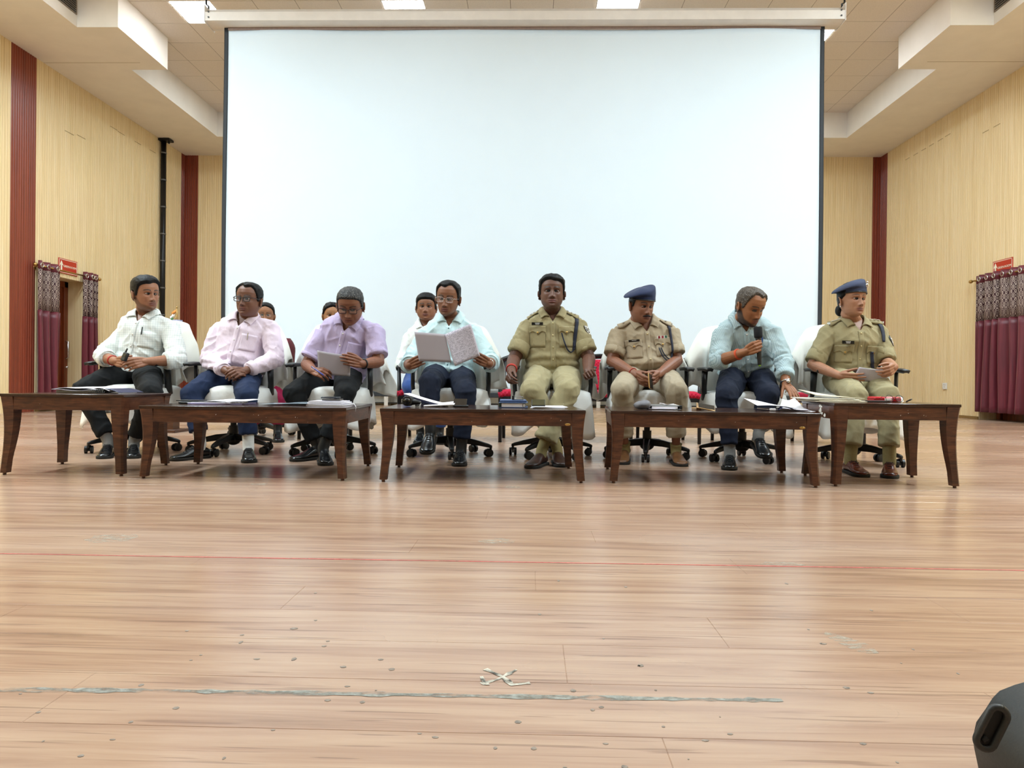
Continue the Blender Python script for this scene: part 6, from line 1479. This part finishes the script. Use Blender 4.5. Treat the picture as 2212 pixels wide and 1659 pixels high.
flat('cover', 404, 520, 3.97, 4.2, z, .004, plain('lavender_card', '#8d83ac', .6), r_, 2); flat('paper', 412, 500, 3.975, 4.19, z+.005, .006, M_PAPERL, r_, -3); curl(404, 529, 3.98, 4.2, z+.008, lambda s, t: .016*min(1, s*2)*(.6+.4*t)-.002*math.sin(s*12)).build('top_sheet', M_PAPER, r_, smooth=True)
flat('crumpled_wrapper', 486, 524, 3.975, 4.06, z+.006, .010, plain('clear_wrapper', '#a8a5ac', .2, .2, var=.3, scale=90), r_, 6)
r_ = rootat('plastic_folder', 610, 4.0, z, 'translucent blue grey plastic folder lying flat on the second table', 'folder')
curl(560, 664, 3.97, 4.22, z, lambda s, t: .004+.006*s*(1-t)).build('cover', plain('blue_grey_plastic', '#8b99a6', .18, var=.04), r_, smooth=True); curl(608, 668, 3.985, 4.2, z+.008, lambda s, t: .004*math.sin(s*3)).build('pocket', plain('blue_grey_plastic', '#8b99a6', .18), r_, smooth=True)
r_ = rootat('tied_file', 703, 4.0, z, 'thick white paper file tied with tape on the second table', 'file')
for k in range(4): flat('paper', 662+k, 742-k*2, 3.97+.004*k, 4.2, z+.0065*k, .005, (M_PAPER, M_PAPERL)[k % 2], r_, (-2, 1, -1, 2)[k], .001)
pts = [tp(744, 4.0, z+.02), tp(755, 3.98, z+.016), tp(765, 3.97, z+.012), tp(769, 3.955, z-.004), tp(768, 3.945, z-.03)]; MB().tube(pts, [(.0028, .001)]*5, 6).build('tie_tape', M_PAPER, r_, smooth=True)
r_ = rootat('mobile_phone', 712, 4.05, z+.027, 'dark phone lying lowest in the pair on the tied file', 'phone', None); flat('case', 695, 735, 4.03, 4.10, z+.027, .010, plain('taupe_case', '#4b4642', .4), r_, 0, .003); flat('screen', 697, 733, 4.032, 4.098, z+.0365, .0015, M_PHONE, r_)
r_ = rootat('mobile_phone', 712, 4.05, z+.039, 'black phone lying on top of the other phone on the tied file', 'phone', None); flat('case', 693, 729, 4.03, 4.10, z+.040, .009, plain('slate_case', '#2b3038', .3), r_, -3, .003); flat('screen', 695, 727, 4.032, 4.098, z+.0488, .0015, M_PHONE, r_, -3)
c = tp(882, 3.98, z+.032); r_ = root('camera_puck', c, 'round black webcam like device at the left end of the middle table', 'camera')
MB().tube([c+Vector((-.006, -.02, 0)), c+Vector((-.006, -.016, 0)), c+Vector((.004, .03, 0))], [.026, .029, .029], 22).build('body', M_BLACK, r_, auto=40); MB().tube([c+Vector((-.006, -.0215, 0)), c+Vector((-.006, -.0205, 0))], .02, 20).build('face', M_PHONE, r_, smooth=True)
MB().tube([c+Vector((.02, .01, -.005)), c+Vector((.06, .01, -.008))], [.018, .012], 12, rnd=True).box(c+Vector((.05, .01, -.026)), (.02, .03, .01)).build('clip_foot', M_BLACK, r_, smooth=True)
r_ = rootat('open_notebook', 930, 4.0, z, 'open white notebook with its navy cover raised on the middle table', 'notebook')
curl(872, 960, 4.02, 4.22, z+.004, lambda s, t: .062*(1-s)**1.3, th=.006).build('raised_cover', M_NAVYB, r_, smooth=True); curl(872, 962, 4.02, 4.22, z+.010, lambda s, t: .063*(1-s)**1.25, th=.002).build('page', M_PAPER, r_, smooth=True)
curl(915, 980, 3.98, 4.2, z+.004, lambda s, t: .010*s+.012*t*s, th=.008).build('page_block', M_PAPER, r_, smooth=True)
r_ = rootat('mobile_phone', 994, 4.0, z, 'black phone beside the open notebook on the middle table', 'phone'); flat('case', 979, 1010, 4.0, 4.10, z, .010, M_BLACK, r_, 4, .003)
rot = Euler((R(24), 0, R(3))).to_matrix(); c = tp(994, 4.06, z+.024); MB().box(c, (.078, .10, .004), rot).build('folded_cover', M_PHONE, r_, bevel=.001)
r_ = rootat('box_file', 1108, 4.0, z, 'two stacked blue ring files with white pages on the middle table', 'file'); MBL = plain('blue_file_cover', '#44597f', .35, var=.05)
flat('lower_cover', 1077, 1140, 3.98, 4.24, z, .003, MBL, r_); flat('pages', 1083, 1133, 3.985, 4.23, z+.004, .022, M_PAPER, r_); flat('upper_cover', 1077, 1140, 3.98, 4.24, z+.027, .003, MBL, r_); flat('second_file', 1078, 1136, 4.0, 4.25, z+.031, .012, MBL, r_, 2); flat('spine', 1077, 1081, 3.98, 4.24, z+.002, .026, plain('dark_green_spine', '#20332c', .4), r_)
m_ = MB()
for q in range(2): cc = tp(1132, 3.985+q*.1, z+.015); m_.tube([cc+Vector((.008*math.cos(w*math.pi/6), 0, .011*math.sin(w*math.pi/6))) for w in range(13)], .002, 6, cap=False)
m_.build('ring', M_STEEL, r_, smooth=True)
flat('clip', 1106, 1131, 4.06, 4.10, z+.044, .004, M_STEEL, r_); MB().tube([tp(1107, 4.06, z+.048), tp(1107, 4.05, z+.062), tp(1130, 4.05, z+.062), tp(1130, 4.06, z+.048)], .0018, 6).build('clip_lever', M_STEEL, r_, smooth=True); flat('clip_knob', 1106, 1111, 4.04, 4.06, z+.046, .022, M_BLACK, r_)
r_ = rootat('loose_papers', 1185, 4.0, z, 'loose white papers at the right end of the middle table', 'paper')
for k in range(3): flat('sheet', 1147+k*2, 1222+k, 3.97, 4.2, z+.003*k, .002, M_PAPER, r_, (-3, 2, 5)[k], .0005)
c = tp(1163, 3.99, z+.030); rot = Euler((R(52), 0, R(4))).to_matrix(); r_ = root('mobile_phone', c, 'phone with painted olive reflection on its screen propped on the loose papers', 'phone'); slabbox(c, .078, .045, .009, rot, M_BLACK, 'case', r_, .003); slabbox(c+rot @ Vector((0, 0, .0052)), .072, .040, .0014, rot, plain('olive_painted_reflection', '#4d4a33', .1), 'screen', r_, .0004)  # olive reflection on the screen is painted as its base colour
r_ = rootat('grey_pouch', 1386, 4.0, z, 'soft grey pouch on the table before the officer with ribbons', 'pouch')
c = tp(1387, 4.02, z+.024); P = []
for j in range(9):
    t = j/8*math.pi-math.pi/2; P.append([c+Vector((math.copysign(abs(math.cos(w*math.pi/10))**.6, math.cos(w*math.pi/10))*.047*max(.05, math.cos(t))**.5, math.copysign(abs(math.sin(w*math.pi/10))**.7, math.sin(w*math.pi/10))*.06*max(.05, math.cos(t))**.5, .024*math.sin(t)+(.006*math.cos(w*math.pi/10) if j > 4 else 0))) for w in range(20)])
m_ = MB(); m_.grid(P, True); m_.f += [tuple(range(19, -1, -1)), tuple(160+k for k in range(20))]; m_.m += [0, 0]; m_.build('pouch_body', plain('grey_soft_leather', '#6c6b71', .55, var=.05), r_, smooth=True)
MB().tube([c+Vector((math.cos(w*math.pi/12)*.048, math.sin(w*math.pi/12)*.061, .0)) for w in range(25)], .0018, 6, cap=False).build('zip', plain('dark_zip', '#3c3b40', .5), r_, smooth=True)
r_ = rootat('ring_binder', 1440, 4.0, z, 'silver grey ring binder with papers and a clip beside the grey pouch', 'binder')
flat('lower_cover', 1405, 1472, 3.98, 4.22, z, .003, M_STEEL, r_); flat('pages', 1408, 1464, 3.985, 4.21, z+.004, .014, M_PAPER, r_); flat('loose_sheet', 1404, 1462, 3.97, 4.2, z+.003, .002, M_PAPERL, r_, -3); flat('upper_cover', 1403, 1472, 3.985, 4.22, z+.019, .004, M_STEEL, r_); flat('spine', 1468, 1474, 3.98, 4.22, z+.002, .022, M_BLACK, r_)
MB().tube([tp(1426, 4.0, z+.034), tp(1440, 3.99, z+.027), tp(1454, 4.0, z+.030), tp(1466, 4.02, z+.024)], [.004, .0035, .003, .0025], 8, rnd=True).build('clip_lever', M_CHROME, r_, smooth=True)
r_ = rootat('mobile_phone', 1524, 4.0, z, 'phone with pale gold edge propped at the middle of the right long table', 'phone')
c = tp(1524, 4.0, z+.017); rot = Euler((R(22), R(10), R(-6))).to_matrix(); slabbox(c, .105, .07, .008, rot, M_GOLDM, 'case', r_, .003); slabbox(c+rot @ Vector((.004, 0, .0047)), .09, .062, .0014, rot, M_PHONE, 'screen', r_, .0004); flat('stand', 1500, 1514, 4.0, 4.05, z, .014, plain('tan_card', '#a98b68', .7), r_, 20)
r_ = rootat('bound_report', 1700, 4.1, z, 'white report with curling pages under the left hand of the bearded man', 'report')
flat('back_cover', 1655, 1752, 4.0, 4.24, z, .003, M_NAVYB, r_, -3); flat('page_block', 1660, 1748, 4.0, 4.22, z+.003, .006, M_PAPERL, r_, -4)
curl(1636, 1722, 3.99, 4.24, z+.014, lambda s, t: .050*(1-s)**1.4*(.3+.7*t)+.010*math.sin(s*math.pi)).build('page', M_PAPER, r_, smooth=True)
pA, pB, pC, pD = at(1690, 862, 4.44), at(1716, 859, 4.46), at(1762, 889, 4.0), at(1676, 885, 4.02)
build_uv(sheet([pA, pB, pC, pD], bend=.012, bfun=lambda s, t: .02*math.sin(t*math.pi)), 'lifted_page', M_PAPER, r_)
curl(1684, 1728, 3.975, 4.02, z+.006, lambda s, t: .018*math.sin((1-s)**2*math.pi)+.001).build('page', M_NAVYB, r_, smooth=True)
flat('clip', 1664, 1676, 3.98, 4.0, z+.002, .012, M_PAPER, r_)
z = ZS+.001
r_ = rootat('cream_folder', 1800, 4.2, z, 'cream card folder with one cover lifting on the right side table', 'folder'); M_CREAM = plain('cream_card', '#d8cdb4', .75, var=.03); M_BUFF = plain('buff_paper', '#e5dfcf', .8, var=.02)
flat('lower_cover', 1760, 1872, 4.0, 4.3, z, .003, M_CREAM, r_, 4)
for k in range(4): flat('paper', 1766-k*6, 1868-k*7, 4.02, 4.3, z+.004+.004*k, .003, M_BUFF, r_, (3, -2, 5, 1)[k], .0008)
curl(1764, 1868, 4.05, 4.32, z+.020, lambda s, t: .045*(1-s)**1.1*(.35+.65*t), th=.003).build('upper_cover', M_CREAM, r_, smooth=True)
r_ = rootat('red_case', 1918, 4.15, z, 'bright red spectacle case at the right of the side table', 'case'); M_REDP = plain('bright_red_plastic', '#c21420', .3, var=.03)
flat('body', 1890, 1948, 4.10, 4.2, z, .030, M_REDP, r_, -2, .008); flat('lid_seam', 1889.5, 1948.5, 4.098, 4.2, z+.017, .002, plain('dark_red', '#6b0a10', .5), r_, -2, .0005); flat('hinge_tab', 1912, 1926, 4.094, 4.1, z+.010, .012, M_WHITEP, r_, -2, .001)
r_ = rootat('brown_wallet', 1898, 4.05, z, 'flat dark brown wallet lying before the red case', 'wallet'); flat('lower_leaf', 1874, 1925, 4.02, 4.10, z, .005, plain('wallet_leather', '#3a241b', .5), r_, 3, .002); flat('upper_leaf', 1875, 1924, 4.02, 4.10, z+.006, .004, plain('wallet_leather', '#3a241b', .5), r_, 2, .002)
c = tp(1932, 4.03, z+.022); r_ = root('folded_spectacles', c, 'thin black rimmed spectacles resting against the red case', 'spectacles'); m_ = MB()
for q in (-1, 1): m_.tube([c+Vector((q*.028+.021*math.cos(w*math.pi/10), .006*math.sin(w*math.pi/10), .019*math.sin(w*math.pi/10))) for w in range(21)], .0016, 6, cap=False)
m_.tube([c+Vector((-.008, 0, .004)), c+Vector((0, -.003, .007)), c+Vector((.008, 0, .004))], .0014, 6)
m_.build('rims', M_BLACK, r_, smooth=True)
for q in (-1, 1): MB().tube([c+Vector((q*.049, 0, .006)), c+Vector((q*.052, .03, .012)), c+Vector((q*.05, .10, -.016))], .0013, 6).build('temple', M_BLACK, r_, smooth=True)
for q in (-1, 1): mm = MB(); mm.add([c+Vector((q*.028+.020*math.cos(w*math.pi/10), .006*math.sin(w*math.pi/10), .018*math.sin(w*math.pi/10))) for w in range(20)], [tuple(range(20))]); mm.build('lens', M_GLASS, r_)
p0, p1 = tp(1958, 4.08, z+.004), tp(1968, 4.02, z+.018); r_ = root('black_pen', p0, 'short black pen leaning on the right side table beside the spectacles', 'pen'); MB().tube([p0, p1], .004, 8, rnd=True).build('barrel', M_BLACK, r_, smooth=True); MB().tube([p1, p1.lerp(p0, -.2)], [.0042, .002], 8).build('tip', M_STEEL, r_, smooth=True)
